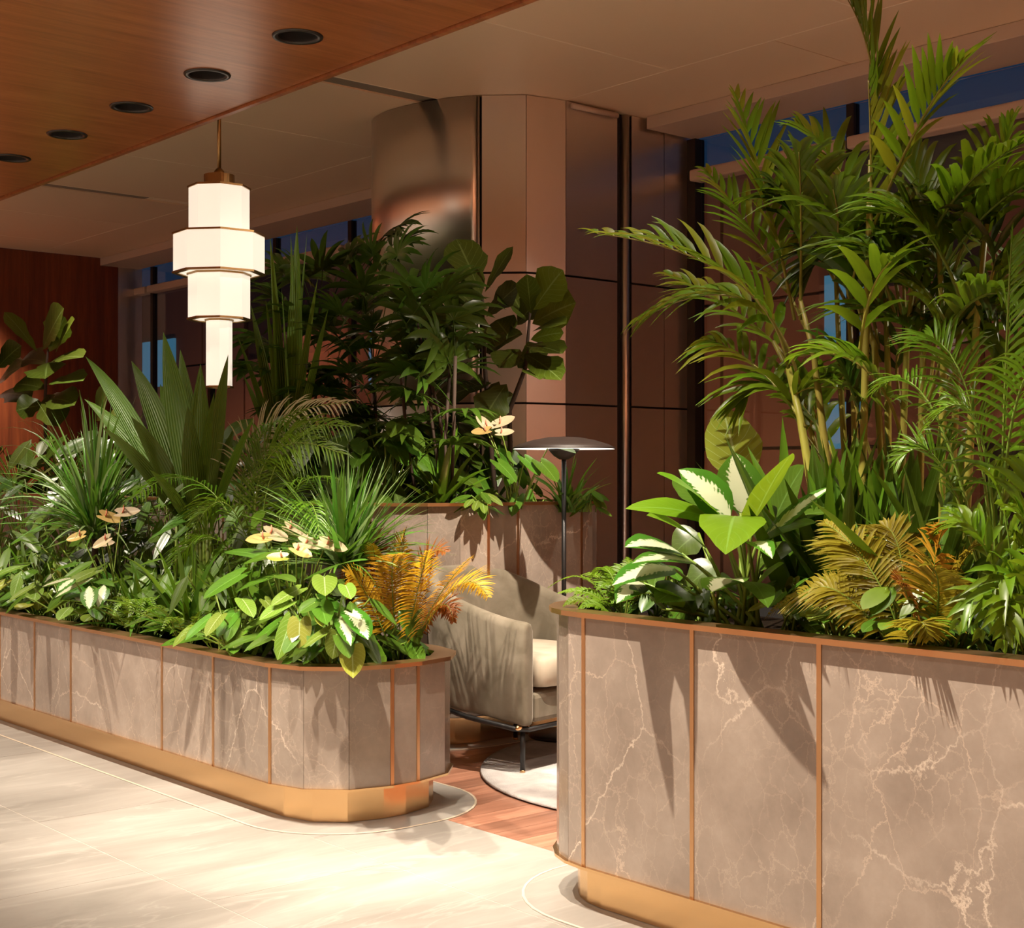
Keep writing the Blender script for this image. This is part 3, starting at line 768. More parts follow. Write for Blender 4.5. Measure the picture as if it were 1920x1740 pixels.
def heart_leaf(r, base, A, T, width, mat, pet=True, nh=None, lift=.06, sweep=.28, name='leaf', prof=heartf):
    L_ = (T-A).length
    if pet:
        C = (base+A)*.5+V((0, 0, .12*(A-base).length))
        v, f = tube_vf(bez(base, C, A, 5), .0035, 5); pd('petiole', v, f, M['petiole'], r, True)
    C = (A+T)*.5+UP*(lift*L_)
    nh = nh or (hint(A, T, .2)+CAMV*.5)
    v, f, uv = leaf_vf(bez(A, C, T, 7), width, prof, nh, .18, 6, sweep=sweep*L_, cup=.1)
    return pd(name, v, f, mat, r, True, uv)
def heart_plant(name, label, cat, base, nl, H, R, Lw, mats, group=None, leaves=(), az=(0, 360), sweep=.28, prof=heartf, wr=.72, zr=None, xr=None):
    r = root(name, label, cat, base, group); base = V(base)
    for A, T, w_, m_ in leaves: heart_leaf(r, base+V((rj(.03), rj(.03), 0)), A, T, w_, m_, sweep=sweep, prof=prof)
    for _ in range(nl):
        a = radians(random.uniform(*az)); rr = random.uniform(.25, 1)*R; h = random.uniform(*H)
        o = V((cos(a), sin(a), 0)); A = base+o*rr+UP*h
        l = random.uniform(*Lw); T = A+(o*random.uniform(.5, .9)+V((rj(.3), rj(.3), 0))-UP*random.uniform(.25, .8)).normalized()*l
        if zr is not None and T.z < zr+.015 and T.x < xr+.10: T.z = zr+.015+random.random()*.03; A.z = max(A.z, T.z+.02)
        heart_leaf(r, base+V((rj(.04), rj(.04), 0)), A, T, l*wr*random.uniform(.9, 1.1), random.choice(mats), sweep=sweep, prof=prof)
    return r
def anthurium(r, base, A, d, size, mat):
    size *= .85
    """flower on a stalk: heart-shaped spathe and upright spadix"""
    v, f = tube_vf(bez(base, (base+A)*.5+UP*.05, A, 5), .003, 5); st = pd('flower_stalk', v, f, M['petiole'], r, True)
    d = d.normalized(); T = A+d*size
    nh = (UP*.5+CAMV*.9)
    v, f, uv = leaf_vf(bez(A-d*size*.1, A+d*size*.5-UP*size*.06, T+UP*size*.04, 8), size*.9, heartf, nh, .28, 6, sweep=.3*size)
    pd('spathe', v, f, mat, st, True, uv)
    v, f = tube_vf([A+d*size*.05, A+d*size*.12+UP*size*.2, A+d*size*.1+UP*size*.42], [.0042, .004, .0018], 6); pd('spadix', v, f, M['spadix'], st, True)

def frond(r, B, C, T, nl, llen, lwid, mats, ang=55, droop=.35, split=True, start=.18, rr=.005, nh=None, lift=.15, tipscale=.45, sidebias=0, stemmat=None, prof=leafletf, nseg=5, fold=.35, vee=.25, name='frond'):
    """pinnate leaf: a rachis and nl leaflets on each side; each leaflet a piece of its own, or joined when small"""
    n = 14; path = bez(B, C, T, n)
    v, f = tube_vf(path, [rr*(1-.75*i/n) for i in range(n+1)], 5)
    st = pd(name, v, f, stemmat or M['petiole'], r, True)
    JV, JF, JU = [], [], []
    for i in range(nl):
        s = start+(1-start)*(i/(nl-1))**.92
        k = min(n-1, int(s*n)); fr = s*n-k
        p = path[k].lerp(path[k+1], fr); t = (path[k+1]-path[k]).normalized()
        h = nh or hint(B, T, .5); nn = h-t*h.dot(t); nn = nn.normalized() if nn.length > 1e-4 else t.orthogonal()
        sd = t.cross(nn)
        e = (s-start)/(1-start)
        ls = llen*(.55+.45*sin(pi*min(1, .12+e*.85)))*(1-(1-tipscale)*max(0, e-.55)/.45)
        for sg in (-1, 1):
            l = ls*random.uniform(.88, 1.1)
            a = radians(ang*(1-.45*e)+rj(7))
            d = (t*cos(a)+sd*(sg*sin(a))+nn*(vee+rj(.08))).normalized()
            e1 = p+d*l-UP*(droop*l*random.uniform(.7, 1.3))
            c1 = p+d*(l*.5)+UP*(lift*l*.4)
            hh = nn+sd*(-sg*.25)
            vv, ff, uu = leaf_vf(bez(p, c1, e1, nseg), lwid*random.uniform(.85, 1.12)*(.75+.25*(1-e)), prof, hh, fold, 2, k=0 if split else len(JV), twist=rj(.3))
            if split: pd('leaflet', vv, ff, random.choice(mats), st, True, uu)
            else: JV += vv; JF += ff; JU += uu
    if not split:
        o = pd('leaflets', JV, JF, random.choice(mats), st, True, JU); o['kind'] = 'stuff'
    return st

def fan_leaf(r, B, Cn, axis, nrm, rad, nf, mat, wid, spread=210, droop=.3):
    """palmate leaf of a lady palm: petiole and nf finger-like segments in one blade"""
    VV, FF, UU = [], [], []
    v, f = tube_vf(bez(B, (B+Cn)*.5+UP*.04, Cn, 4), .0028, 4); VV += v; FF += f; UU += [(.5, .1)]*len(v)
    sd = axis.cross(nrm).normalized(); nrm = nrm.normalized(); axis = axis.normalized()
    for i in range(nf):
        a = radians(-spread/2+spread*(i+.5)/nf+rj(7)); l = rad*(.72+.28*cos(a*.8))*random.uniform(.85, 1.1)
        d = axis*cos(a)+sd*sin(a)
        e = Cn+d*l-UP*(droop*l*random.uniform(.5, 1.3))+nrm*rj(.05*l)
        v, f, uv = leaf_vf(bez(Cn, Cn+d*l*.55+nrm*.1*l, e, 5), wid*random.uniform(.8, 1.15), lance, nrm, .3, 2, k=len(VV), twist=rj(.3))
        VV += v; FF += f; UU += uv
    return pd('fan_leaf', VV, FF, mat, r, True, UU)

def fig_leaf(r, A, T, width, mat, nh=None, name='leaf'):
    C = (A+T)*.5+UP*(.05*(T-A).length)+CAMV*.01
    v, f, uv = leaf_vf(bez(A, C, T, 9), width, fiddle, nh or (UP*.25+CAMV*1.6+V((rj(.5), rj(.5), rj(.4)))), .16, 4, wav=.09)
    return pd(name, v, f, mat, r, True, uv)
SZ1, SZ2, SZ3 = P1Z-.05, P2Z-.05, P3Z-.05
ZR = None
def pts(lst, x, jx=0): return [PX(u, v, x+rj(jx)) for u, v in lst]

# ---------------------------------------------------------------- plants of the low left planter
def on1(u, x): p = PX(u, 885, x); return V((p.x, p.y, SZ1))
def on2(u, x): p = PX(u, 885, x); return V((p.x, p.y, SZ2))
def on3(u, x): p = PX(u, 885, x); return V((p.x, p.y, SZ3))
# broad pleated leaves
b = on1(372, 3.10)
r = root('palm_grass', 'upright plant with broad pleated dark green leaves below the pendant lantern', 'plant', b)
for u, v, x, w_, bu in ((160, 668, 2.98, .105, 330), (158, 748, 2.90, .115, 330), (246, 676, 3.05, .12, 350), (245, 780, 2.88, .11, 350), (306, 622, 3.15, .13, 365), (338, 655, 3.25, .10, 372),
                        (376, 682, 3.12, .115, 378), (402, 735, 3.0, .115, 385), (428, 664, 3.2, .09, 392), (476, 782, 3.05, .10, 400), (190, 800, 2.78, .10, 350), (300, 720, 3.25, .11, 368), (352, 760, 2.9, .10, 372), (440, 800, 3.2, .09, 392), (280, 880, 2.75, .08, 360)):
    b0 = on1(bu, 3.08); bb = PX(350+(bu-350)*.9, 985+rj(25), 3.06)
    tube('petiole', [b0, (b0+bb)*.5, bb], [.010, .009, .007], M['petiole'], r, 6)
    T = PX(u, v, x)
    blade(r, bb, T, .05 if u > 280 else .12, w_*.92, M['palmgrass'], pleatf, 12, .30, 4, nh=hint(bb, T, .5)+CAMV*.9, twist=rj(.25))
# arching striped grass at the left edge
g1 = [(-20, 812), (-15, 842), (-30, 872), (-25, 906), (-10, 945), (30, 792), (65, 746), (112, 762), (152, 742), (205, 740), (232, 765), (20, 985), (60, 900), (120, 830), (180, 790), (95, 770), (-40, 960), (250, 820), (10, 930)]
tuft('spider_grass', 'arching pale-edged grass at the left edge in front of the wooden wall', 'plant', on1(172, 2.95), [(PX(u, v, 2.85+rj(.15)), .022) for u, v in g1], .022, [M['grass'], M['grass'], M['grass2']], 140, (.3, .75), (-5, 80), .34, n=10, crown=PX(178, 1010, 2.95))
# dense narrow-leaved tuft in the middle
g2 = [(470, 905), (505, 880), (560, 870), (590, 872), (636, 885), (668, 868), (705, 855), (735, 868), (772, 872), (805, 905), (798, 935), (815, 962), (822, 1000), (835, 1030), (450, 965), (470, 1000), (520, 925), (620, 905), (690, 885), (750, 895)]
tuft('narrow_dracaena', 'dense fountain of narrow dark green blades behind the golden fern', 'plant', on1(655, 3.05), [(PX(u, v, 3.0+rj(.2)), .02) for u, v in g2], .024, [M['grass'], M['grass'], M['grass2']], 170, (.3, .47), (-5, 85), .16, n=7, spread=.045, crown=PX(652, 1065, 3.0))
# golden fern on the rounded end
def fern(name, label, base, fr, mats, group=None, nl=26, ll=.075, lw=.012, droop=.12, extra=0, H=(.2, .35), L=(.2, .4), mrand=None, ang=68, vee=.08):
    r = root(name, label, 'fern', base, group)
    for (B, C, T, m_) in fr:
        l = (T-B).length
        frond(r, B, C, T, nl, ll*min(1.2, l/.45+.3), lw, [m_], ang, droop, False, .22, .003, nh=hint(B, T, .4)+CAMV*.9, tipscale=.3, prof=leafletf, nseg=3, vee=vee)
    for _ in range(extra):
        a = random.uniform(0, 2*pi); o = V((cos(a), sin(a), 0)); l = random.uniform(*L); h = random.uniform(*H)
        B = V(base)+V((rj(.03), rj(.03), 0)); T = B+o*l+UP*h*.6
        frond(r, B, B+o*l*.35+UP*h*1.2, T, nl-6, ll*.75, lw, [random.choice(mats)], ang, droop, False, .2, .0025, tipscale=.3, nseg=3, vee=vee)
    return r
bf = on1(752, 3.08)
def FR(base, lst):
    out = []
    for (bu, bx), (cu, cv, cx), (tu, tv, tx), m_ in lst:
        p = PX(bu, 885, bx); B = V((p.x, p.y, base.z)); T = PX(tu, tv, tx); Cm = PX(cu, cv, cx)
        C = Cm*2-(B+T)*.5
        out.append((B, C, T, M[m_]))
    return out
fern('golden_fern', 'golden orange fern on the rounded end of the low planter', bf, FR(bf, [
    ((742, 3.08), (716, 1110, 3.03), (698, 1022, 2.94), 'goldfern'), ((752, 3.08), (780, 1120, 3.05), (803, 1034, 2.98), 'goldbright'),
    ((757, 3.10), (815, 1130, 3.09), (882, 1046, 3.04), 'goldbright'), ((760, 3.12), (850, 1105, 3.17), (914, 1118, 3.16), 'goldbright'),
    ((745, 3.12), (705, 1070, 3.12), (692, 975, 3.06), 'rustfern'), ((740, 3.10), (672, 1060, 3.09), (616, 1012, 3.09), 'rustfern'),
    ((760, 3.12), (820, 1140, 3.19), (850, 1165, 3.19), 'rustfern'), ((748, 3.15), (752, 1080, 3.17), (760, 995, 3.16), 'goldfern'),
    ((745, 3.05), (690, 1120, 2.97), (650, 1075, 2.89), 'goldbright'), ((752, 3.15), (790, 1070, 3.22), (835, 1035, 3.24), 'rustfern'), ((748, 3.10), (735, 1090, 3.02), (745, 1040, 2.92), 'goldfern')]),
    None, nl=46, ll=.10, lw=.0095, ang=78)
# pale-veined climbing leaves spilling over the rim
syn = [((545, 1165), (520, 1238), .052, 'syn'), ((660, 1215), (662, 1272), .062, 'syn2'), ((632, 1190), (623, 1236), .05, 'syn'), ((540, 1130), (486, 1163), .05, 'syn'), ((560, 1105), (508, 1137), .05, 'syn'),
       ((608, 1082), (610, 1118), .062, 'syn'), ((648, 1098), (658, 1124), .04, 'syn'), ((562, 1165), (560, 1216), .06, 'syn2'), ((612, 1185), (568, 1214), .06, 'syn'), ((640, 1155), (658, 1212), .05, 'agla'),
       ((660, 1150), (690, 1200), .06, 'agla'), ((590, 1130), (560, 1150), .05, 'heart'), ((600, 1130), (612, 1172), .055, 'heart'), ((520, 1170), (470, 1215), .05, 'heart'),
       ((605, 1150), (604, 1145+30), .04, 'syn2'), ((575, 1180), (540, 1200), .05, 'syn'), ((450, 1180), (432, 1230), .055, 'syn'), ((640, 1190), (655, 1235), .045, 'heart')]
bs = on1(620, 2.78)
heart_plant('arrowhead_vine', 'pale veined arrowhead vine spilling over the low planter rim', 'plant', bs, 14, (.05, .2), .2, (.08, .12), [M['syn'], M['heart']], None,
            [(PX(a[0], a[1], 2.66+rj(.06)), PX(t[0], t[1], 2.585+rj(.03)), w_*1.75, M[m_]) for a, t, w_, m_ in syn], az=(90, 270), sweep=.22, wr=.6)
# flamingo flowers with cream spathes
ba = on1(545, 2.85)
r = heart_plant('flamingo_flower', 'flamingo flower with peach and cream spathes beside the golden fern', 'plant', ba, 16, (.16, .34), .2, (.12, .17), [M['heart']], None,
                [(PX(490, 1042, 2.75), PX(420, 1035, 2.7), .10, M['heart']), (PX(520, 1040, 2.75), PX(455, 1058, 2.68), .10, M['heart']), (PX(500, 1085, 2.72), PX(440, 1110, 2.66), .10, M['heart']), (PX(515, 1080, 2.7), PX(555, 1092, 2.66), .07, M['heart']), (PX(600, 1075, 2.75), PX(690, 1050, 2.7), .09, M['heart'])])
for u, v, x, dx, sz, m_ in ((496, 1010, 2.78, (-.9, .3, -.1), .085, 'spathe2'), (505, 1000, 2.82, (.8, -.6, -.35), .095, 'spathe'), (542, 990, 2.85, (.8, -.6, -.5), .085, 'spathe'), (572, 1018, 2.78, (.9, -.5, -.2), .09, 'spathe'), (556, 1030, 2.74, (.7, -.8, -.5), .075, 'spathe2'), (612, 1020, 2.85, (.9, -.4, -.3), .095, 'spathe'), (530, 1045, 2.72, (-.8, .6, 0), .07, 'syn2')):
    anthurium(r, ba+V((rj(.04), rj(.04), 0)), PX(u, v, x), V(dx), sz, M[m_])
bb = on1(205, 2.78)
r = heart_plant('flamingo_flower', 'flamingo flower with yellowish spathes near the left grass', 'plant', bb, 18, (.10, .3), .22, (.11, .16), [M['heart'], M['heart'], M['syn']], None,
                [(PX(40, 1000, 2.75), PX(75, 1040, 2.7), .09, M['heart']), (PX(110, 1020, 2.75), PX(60, 1045, 2.7), .09, M['heart']), (PX(160, 1090, 2.7), PX(215, 1100, 2.66), .08, M['heart']), (PX(150, 1085, 2.7), (PX(95, 1090, 2.62)), .06, M['syn2'])])
for u, v, x, dx, sz, m_ in ((152, 1005, 2.76, (-.5, .5, -.2), .085, 'spathe2'), (200, 1012, 2.76, (-.4, .3, -.3), .085, 'spathe'), (196, 968, 2.85, (.8, -.5, -.3), .10, 'spathe2'), (228, 962, 2.9, (.8, -.6, .1), .10, 'spathe'), (190, 1020, 2.8, (.9, -.5, .1), .07, 'spathe')):
    anthurium(r, bb+V((rj(.05), rj(.05), 0)), PX(u, v, x), V(dx), sz, M[m_])
# pygmy date palm with feathery arching fronds
bp = on1(500, 3.15)
r = root('date_palm', 'small feathery palm with arching bright green and dry fronds in the low planter', 'palm', bp)
def frp(lst, base, nl, ll, lw, mats, **kw):
    for (cu, cv, cx), (tu, tv, tx), m_ in lst:
        B = V(base)+V((rj(.02), rj(.02), 0)); T = PX(tu, tv, tx); Cm = PX(cu, cv, cx)
        frond(r, B, Cm*2-(B+T)*.5, T, nl, ll, lw, [M[m_]], **kw)
frp([((400, 925, 2.95), (248, 935, 2.85), 'pygmy'), ((420, 1020, 2.9), (325, 1058, 2.75), 'pygmy'), ((505, 905, 3.15), (640, 790, 3.2), 'pygmy'), ((478, 860, 3.2), (560, 800, 3.25), 'pygmy'), ((530, 950, 3.1), (640, 900, 3.1), 'pygmy'), ((440, 960, 2.9), (360, 1000, 2.8), 'pygmy'), ((560, 960, 3.0), (600, 1010, 2.85), 'pygmy')],
    bp, 30, .17, .0085, None, ang=60, droop=.45, split=False, start=.3, rr=.004, nseg=4, vee=.12)
frp([((462, 868, 3.2), (650, 755, 3.3), 'drypalm'), ((480, 878, 3.18), (655, 800, 3.25), 'pygmy'), ((490, 885, 3.15), (640, 850, 3.2), 'pygmy')], bp, 40, .26, .010, None, ang=48, droop=.35, split=False, start=.3, rr=.006, nseg=4, vee=.05, nh=CAMV*1.5+UP*.4)
# arching strap-leaved plant near the rim
g3 = [(250, 1065), (290, 1020), (330, 1010), (215, 1040), (300, 1085), (230, 1110), (190, 1145), (360, 1010), (410, 1040), (260, 1140), (330, 1200), (318, 1190)]
tuft('peace_lily', 'arching strap-leaved plant leaning over the low planter rim', 'plant', on1(362, 2.80), [(PX(u, v, 2.68+rj(.1)), .028) for u, v in g3], .026, [M['strap'], M['strap'], M['grass']], 40, (.22, .42), (15, 75), .3, prof=strapf, n=8)
tuft('peace_lily', 'arching strap-leaved plant at the left frame edge above the rim', 'plant', on1(60, 2.82), [], .028, [M['strap'], M['aglad']], 46, (.22, .42), (5, 75), .3, prof=strapf, n=8)
tuft('peace_lily', 'arching strap-leaved plant under the yellowish blooms', 'plant', on1(265, 2.78), [], .026, [M['strap'], M['grass']], 50, (.2, .38), (5, 75), .3, prof=strapf, n=8)
tuft('peace_lily', 'upright strap-leaved plant just left of the narrow-bladed fountain tuft', 'plant', on1(455, 2.92), [], .028, [M['strap']], 34, (.25, .45), (35, 85), .2, prof=strapf)
# low fill along the rim
for i, (u, x, lab, mats) in enumerate(((20, 2.74, 'low leafy plant at the left frame edge of the low planter', ('heart', 'syn')), (75, 2.74, 'low lime-leaved plant above the second stone panel from the left', ('syn2', 'syn', 'heart')),
                                       (130, 2.72, 'low variegated plant above the third brass strip from the left', ('agla', 'syn', 'heart')), (195, 2.70, 'low variegated plant hanging its pale leaves over the rim', ('agla', 'syn', 'strap')),
                                       (40, 2.98, 'glossy heart-leaved plant behind the left rim', ('heart',)), (110, 3.0, 'dark heart-leaved plant under the striped grass', ('heart', 'aglad')), (450, 2.70, 'low heart-leaved plant below the feathery palm', ('heart', 'syn')), (700, 3.05, 'dark leafy plant behind the golden fern', ('heart', 'aglad')), (530, 3.1, 'dark leafy plant under the cream flowers', ('heart', 'aglad')), (280, 3.0, 'dark leafy plant at the foot of the pleated leaves', ('heart', 'aglad')))):
    heart_plant('foliage_plant', lab, 'plant', on1(u, x), 26, (.05, .26), .22, (.11, .17), [M[q] for q in mats], 'low foliage of the left planter', zr=P1Z, xr=P1X, sweep=.12, prof=lance_wide if i % 2 else heartf, wr=.5)
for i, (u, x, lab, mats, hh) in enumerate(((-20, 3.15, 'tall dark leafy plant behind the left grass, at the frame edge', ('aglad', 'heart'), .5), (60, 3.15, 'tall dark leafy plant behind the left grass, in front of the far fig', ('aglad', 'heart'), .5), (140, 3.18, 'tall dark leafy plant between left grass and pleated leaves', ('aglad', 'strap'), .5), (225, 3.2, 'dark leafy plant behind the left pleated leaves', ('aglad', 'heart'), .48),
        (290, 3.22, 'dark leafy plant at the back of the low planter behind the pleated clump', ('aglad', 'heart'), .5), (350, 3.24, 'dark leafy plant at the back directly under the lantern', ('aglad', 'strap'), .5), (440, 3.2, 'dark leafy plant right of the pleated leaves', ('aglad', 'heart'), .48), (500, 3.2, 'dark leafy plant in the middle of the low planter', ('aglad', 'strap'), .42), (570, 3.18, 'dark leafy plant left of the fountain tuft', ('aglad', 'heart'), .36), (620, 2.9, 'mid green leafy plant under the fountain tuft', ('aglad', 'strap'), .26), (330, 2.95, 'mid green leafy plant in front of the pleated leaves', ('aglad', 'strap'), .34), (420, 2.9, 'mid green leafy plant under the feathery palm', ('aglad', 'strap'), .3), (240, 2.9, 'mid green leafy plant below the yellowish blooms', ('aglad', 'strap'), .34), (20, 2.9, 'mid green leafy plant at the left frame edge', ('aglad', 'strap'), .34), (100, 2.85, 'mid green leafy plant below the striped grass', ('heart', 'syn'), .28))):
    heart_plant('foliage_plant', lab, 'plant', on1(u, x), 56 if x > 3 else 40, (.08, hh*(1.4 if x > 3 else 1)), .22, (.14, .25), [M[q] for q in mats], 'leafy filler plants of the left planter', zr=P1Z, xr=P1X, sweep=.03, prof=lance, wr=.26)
for i, (u, x, lab) in enumerate(((350, 2.70, 'small feathery fern at the rim under the strap leaves'), (415, 2.68, 'small feathery fern at the rim next to the arrowhead vine'), (255, 2.72, 'small feathery fern at the rim left of the strap leaves'))):
    fern('green_fern', lab, on1(u, x), [], [M['fern']], 'small ferns of the left planter', nl=22, ll=.05, lw=.009, extra=14, L=(.12, .24), H=(.1, .24))

# ---------------------------------------------------------------- plants of the tallest planter
b = on3(650, 4.2)
fans = [(560, 520, 4.0, .19), (520, 565, 3.95, .2), (605, 505, 4.1, .2), (560, 600, 3.9, .21), (650, 500, 4.2, .2), (700, 480, 4.2, .22), (745, 480, 4.25, .22), (735, 440, 4.35, .2), (680, 545, 4.1, .2), (640, 590, 4.0, .22), (620, 640, 3.95, .2), (700, 620, 4.05, .23), (750, 560, 4.15, .2), (560, 680, 3.9, .2), (660, 700, 3.95, .22), (490, 640, 3.85, .18), (720, 690, 4.0, .2), (600, 740, 3.9, .2), (505, 700, 3.85, .17)]
def rhapis(name, label, base, lst, extra_low=0, mats=('rhapis',)):
    r = root(name, label, 'palm', base); base = V(base)
    canes = []
    for k in range(5):
        q = base+V((rj(.12), rj(.2), 0)); t = q+V((rj(.12), rj(.15), random.uniform(.55, .95))); canes.append((q, t))
        tube('cane', [q, (q+t)*.5+V((rj(.02), rj(.02), 0)), t], .008, M['bark'], r, 6)
    for u, v, x, rd in lst+[(u+rj(38), v+rj(38), x+.12+rj(.08), rd*.95) for u, v, x, rd in lst]:
        Cn = PX(u, v, x); q, t = min(canes, key=lambda c: (c[1]-Cn).length)
        B = q.lerp(t, min(1, max(.3, (Cn.z-.15-q.z)/(t.z-q.z))))
        ax = (Cn-B); ax = V((ax.x, ax.y, ax.z*.4+.1)).normalized()
        nr = (UP*.8-V((ax.x, ax.y, 0))*.5+CAMV*.5); nr = (nr-ax*nr.dot(ax))
        fan_leaf(r, B, Cn, ax, nr, rd*1.3, random.choice((8, 9, 10)), M[random.choice(mats)], .04, 230, .28)
    for _ in range(extra_low):
        a = random.uniform(0, 2*pi); q, t = random.choice(canes); B = q.lerp(t, random.uniform(.3, 1)); o = V((cos(a), sin(a), random.uniform(.1, .6)))
        Cn = B+o.normalized()*random.uniform(.12, .3); ax = o.normalized(); nr = UP*.9-V((ax.x, ax.y, 0))*.5; nr = nr-ax*nr.dot(ax)
        fan_leaf(r, B, Cn, ax, nr, random.uniform(.17, .24), 9, M[random.choice(mats)], .034, 230, .35)
    return r
rhapis('lady_palm', 'lady palm with many-fingered dark leaves left of the steel pier', b, fans, 26)
fans2 = [(800, 545, 3.95, .22), (790, 600, 3.9, .22), (830, 560, 3.95, .22), (770, 640, 3.9, .2), (820, 640, 3.9, .22), (790, 700, 3.85, .2), (850, 600, 4.0, .18), (840, 680, 3.95, .2), (760, 700, 3.8, .18)]
rhapis('lady_palm', 'lady palm in dark silhouette against the steel pier', on3(800, 4.0), fans2, 14)
b = on3(548, 3.82)
tuft('sword_plant', 'tall plant with bright sword-shaped leaves beside the pendant lantern', 'plant', b, [(PX(506, 440, 3.78), .075), (PX(545, 438, 3.82), .07), (PX(557, 422, 3.85), .09), (PX(576, 434, 3.9), .065), (PX(470, 570, 3.76), .08), (PX(442, 622, 3.74), .07), (PX(596, 520, 3.85), .07), (PX(498, 560, 3.76), .07), (PX(455, 700, 3.72), .06), (PX(615, 580, 3.85), .06), (PX(528, 540, 3.78), .07)], .06, [M['sword']], 6, (.4, .7), (60, 85), .04, prof=lance, fold=.4, nc=2)
# fiddle-leaf fig in front of the pier
b = on3(945, 4.52)
r = root('fiddle_leaf_fig', 'fiddle-leaf fig with large wavy leaves in front of the steel pier', 'plant', b)
XFG = 4.45
st1 = [b+V((-.03, .02, 0)), PX(915, 770, XFG), PX(908, 670, XFG), PX(905, 560, XFG)]
st2 = [b+V((.03, -.02, 0)), PX(955, 770, XFG+.05), PX(985, 690, XFG+.05), PX(994, 585, XFG+.05)]
for s_ in (st1, st2): tube('stem', s_, [.014, .012, .010, .006], M['bark'], r, 8)
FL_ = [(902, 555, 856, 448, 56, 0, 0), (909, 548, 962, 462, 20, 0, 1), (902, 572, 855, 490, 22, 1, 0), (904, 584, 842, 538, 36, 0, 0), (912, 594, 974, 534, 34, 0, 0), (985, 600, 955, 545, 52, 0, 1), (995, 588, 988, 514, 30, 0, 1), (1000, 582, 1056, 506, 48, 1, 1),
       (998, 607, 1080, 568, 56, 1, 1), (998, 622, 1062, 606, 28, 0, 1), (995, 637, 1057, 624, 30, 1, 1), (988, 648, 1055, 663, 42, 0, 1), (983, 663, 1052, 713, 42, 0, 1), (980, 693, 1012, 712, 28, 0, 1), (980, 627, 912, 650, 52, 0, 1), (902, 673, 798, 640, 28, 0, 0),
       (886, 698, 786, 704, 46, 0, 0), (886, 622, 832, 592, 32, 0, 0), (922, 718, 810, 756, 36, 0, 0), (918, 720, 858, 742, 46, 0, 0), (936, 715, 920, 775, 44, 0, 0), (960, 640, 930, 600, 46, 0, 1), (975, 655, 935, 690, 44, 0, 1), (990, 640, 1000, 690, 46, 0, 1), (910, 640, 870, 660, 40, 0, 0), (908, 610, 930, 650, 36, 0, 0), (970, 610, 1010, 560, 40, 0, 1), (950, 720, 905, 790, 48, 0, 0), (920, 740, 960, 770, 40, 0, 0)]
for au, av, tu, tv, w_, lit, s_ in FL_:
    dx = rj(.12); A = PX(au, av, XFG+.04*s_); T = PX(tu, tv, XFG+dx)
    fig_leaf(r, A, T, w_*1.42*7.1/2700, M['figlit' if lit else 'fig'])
# fig further left in front of the wooden wall
b = on3(88, 4.25)
r = root('fiddle_leaf_fig', 'fiddle-leaf fig standing in front of the red wooden wall', 'plant', b)
tube('stem', [b, PX(84, 760, 4.25), PX(87, 690, 4.25), PX(90, 655, 4.25)], [.016, .013, .011, .007], M['bark'], r)
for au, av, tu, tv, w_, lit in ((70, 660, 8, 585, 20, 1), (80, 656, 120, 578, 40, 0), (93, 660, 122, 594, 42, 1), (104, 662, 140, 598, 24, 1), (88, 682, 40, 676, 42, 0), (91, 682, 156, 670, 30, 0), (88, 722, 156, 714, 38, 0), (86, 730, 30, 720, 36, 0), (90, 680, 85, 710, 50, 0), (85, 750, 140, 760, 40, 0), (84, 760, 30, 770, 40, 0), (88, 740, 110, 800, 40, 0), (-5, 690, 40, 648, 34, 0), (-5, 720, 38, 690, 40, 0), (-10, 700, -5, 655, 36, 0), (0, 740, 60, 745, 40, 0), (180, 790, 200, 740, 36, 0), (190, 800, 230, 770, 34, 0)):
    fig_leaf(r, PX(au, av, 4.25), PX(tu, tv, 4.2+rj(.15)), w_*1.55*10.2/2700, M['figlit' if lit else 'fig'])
# plants along the visible rim of that planter
tuft('strap_plant', 'strap-leaved plant with upright green leaves in the back planter', 'plant', on3(830, 4.0), [(PX(834, 788, 4.05), .045), (PX(796, 835, 3.95), .03), (PX(741, 845, 3.9), .035), (PX(872, 822, 4.05), .04), (PX(900, 842, 4.0), .035), (PX(918, 878, 3.95), .035), (PX(845, 830, 3.9), .04), (PX(812, 900, 3.85), .03), (PX(858, 800, 4.1), .035), (PX(770, 860, 3.9), .03)], .034, [M['strap']], 16, (.15, .3), (30, 85), .22, prof=strapf, n=8)
tuft('strap_plant', 'fine-leaved grassy plant beneath the floor lamp shade', 'plant', on3(1065, 4.5), [(PX(1120, 858, 4.55), .016), (PX(1148, 890, 4.6), .016), (PX(1150, 905, 4.5), .016), (PX(1130, 872, 4.5), .016), (PX(1080, 845, 4.5), .022), (PX(1020, 870, 4.4), .02), (PX(1110, 915, 4.4), .018)], .02, [M['strap'], M['grass']], 40, (.12, .26), (15, 85), .25, prof=strapf)
ba = on3(965, 4.25)
r = heart_plant('flamingo_flower', 'flamingo flower with white blooms at the foot of the fiddle-leaf fig', 'plant', ba, 10, (.06, .2), .14, (.09, .13), [M['heart']], None,
                [(PX(935, 868, 4.1), PX(968, 905, 4.05), .085, M['heart']), (PX(985, 860, 4.1), PX(1012, 893, 4.05), .08, M['heart']), (PX(1015, 868, 4.1), PX(1045, 905, 4.05), .10, M['heart']), (PX(960, 850, 4.2), PX(968, 872, 4.15), .07, M['heart']), (PX(1030, 835, 4.3), PX(1080, 850, 4.25), .07, M['heart']), (PX(960, 880, 4.15), PX(925, 880, 4.1), .07, M['heart'])])
for u, v, x, dx, sz, m_ in ((914, 800, 4.2, (-.75, .6, .9), .085, 'spathe'), (935, 795, 4.2, (.8, -.55, .4), .095, 'spathe'), (912, 808, 4.18, (-.7, .8, -.1), .085, 'spathe2'), (938, 812, 4.15, (.8, -.7, .1), .075, 'spathe')):
    anthurium(r, ba+V((rj(.03), rj(.03), 0)), PX(u, v, x), V(dx), sz, M[m_])
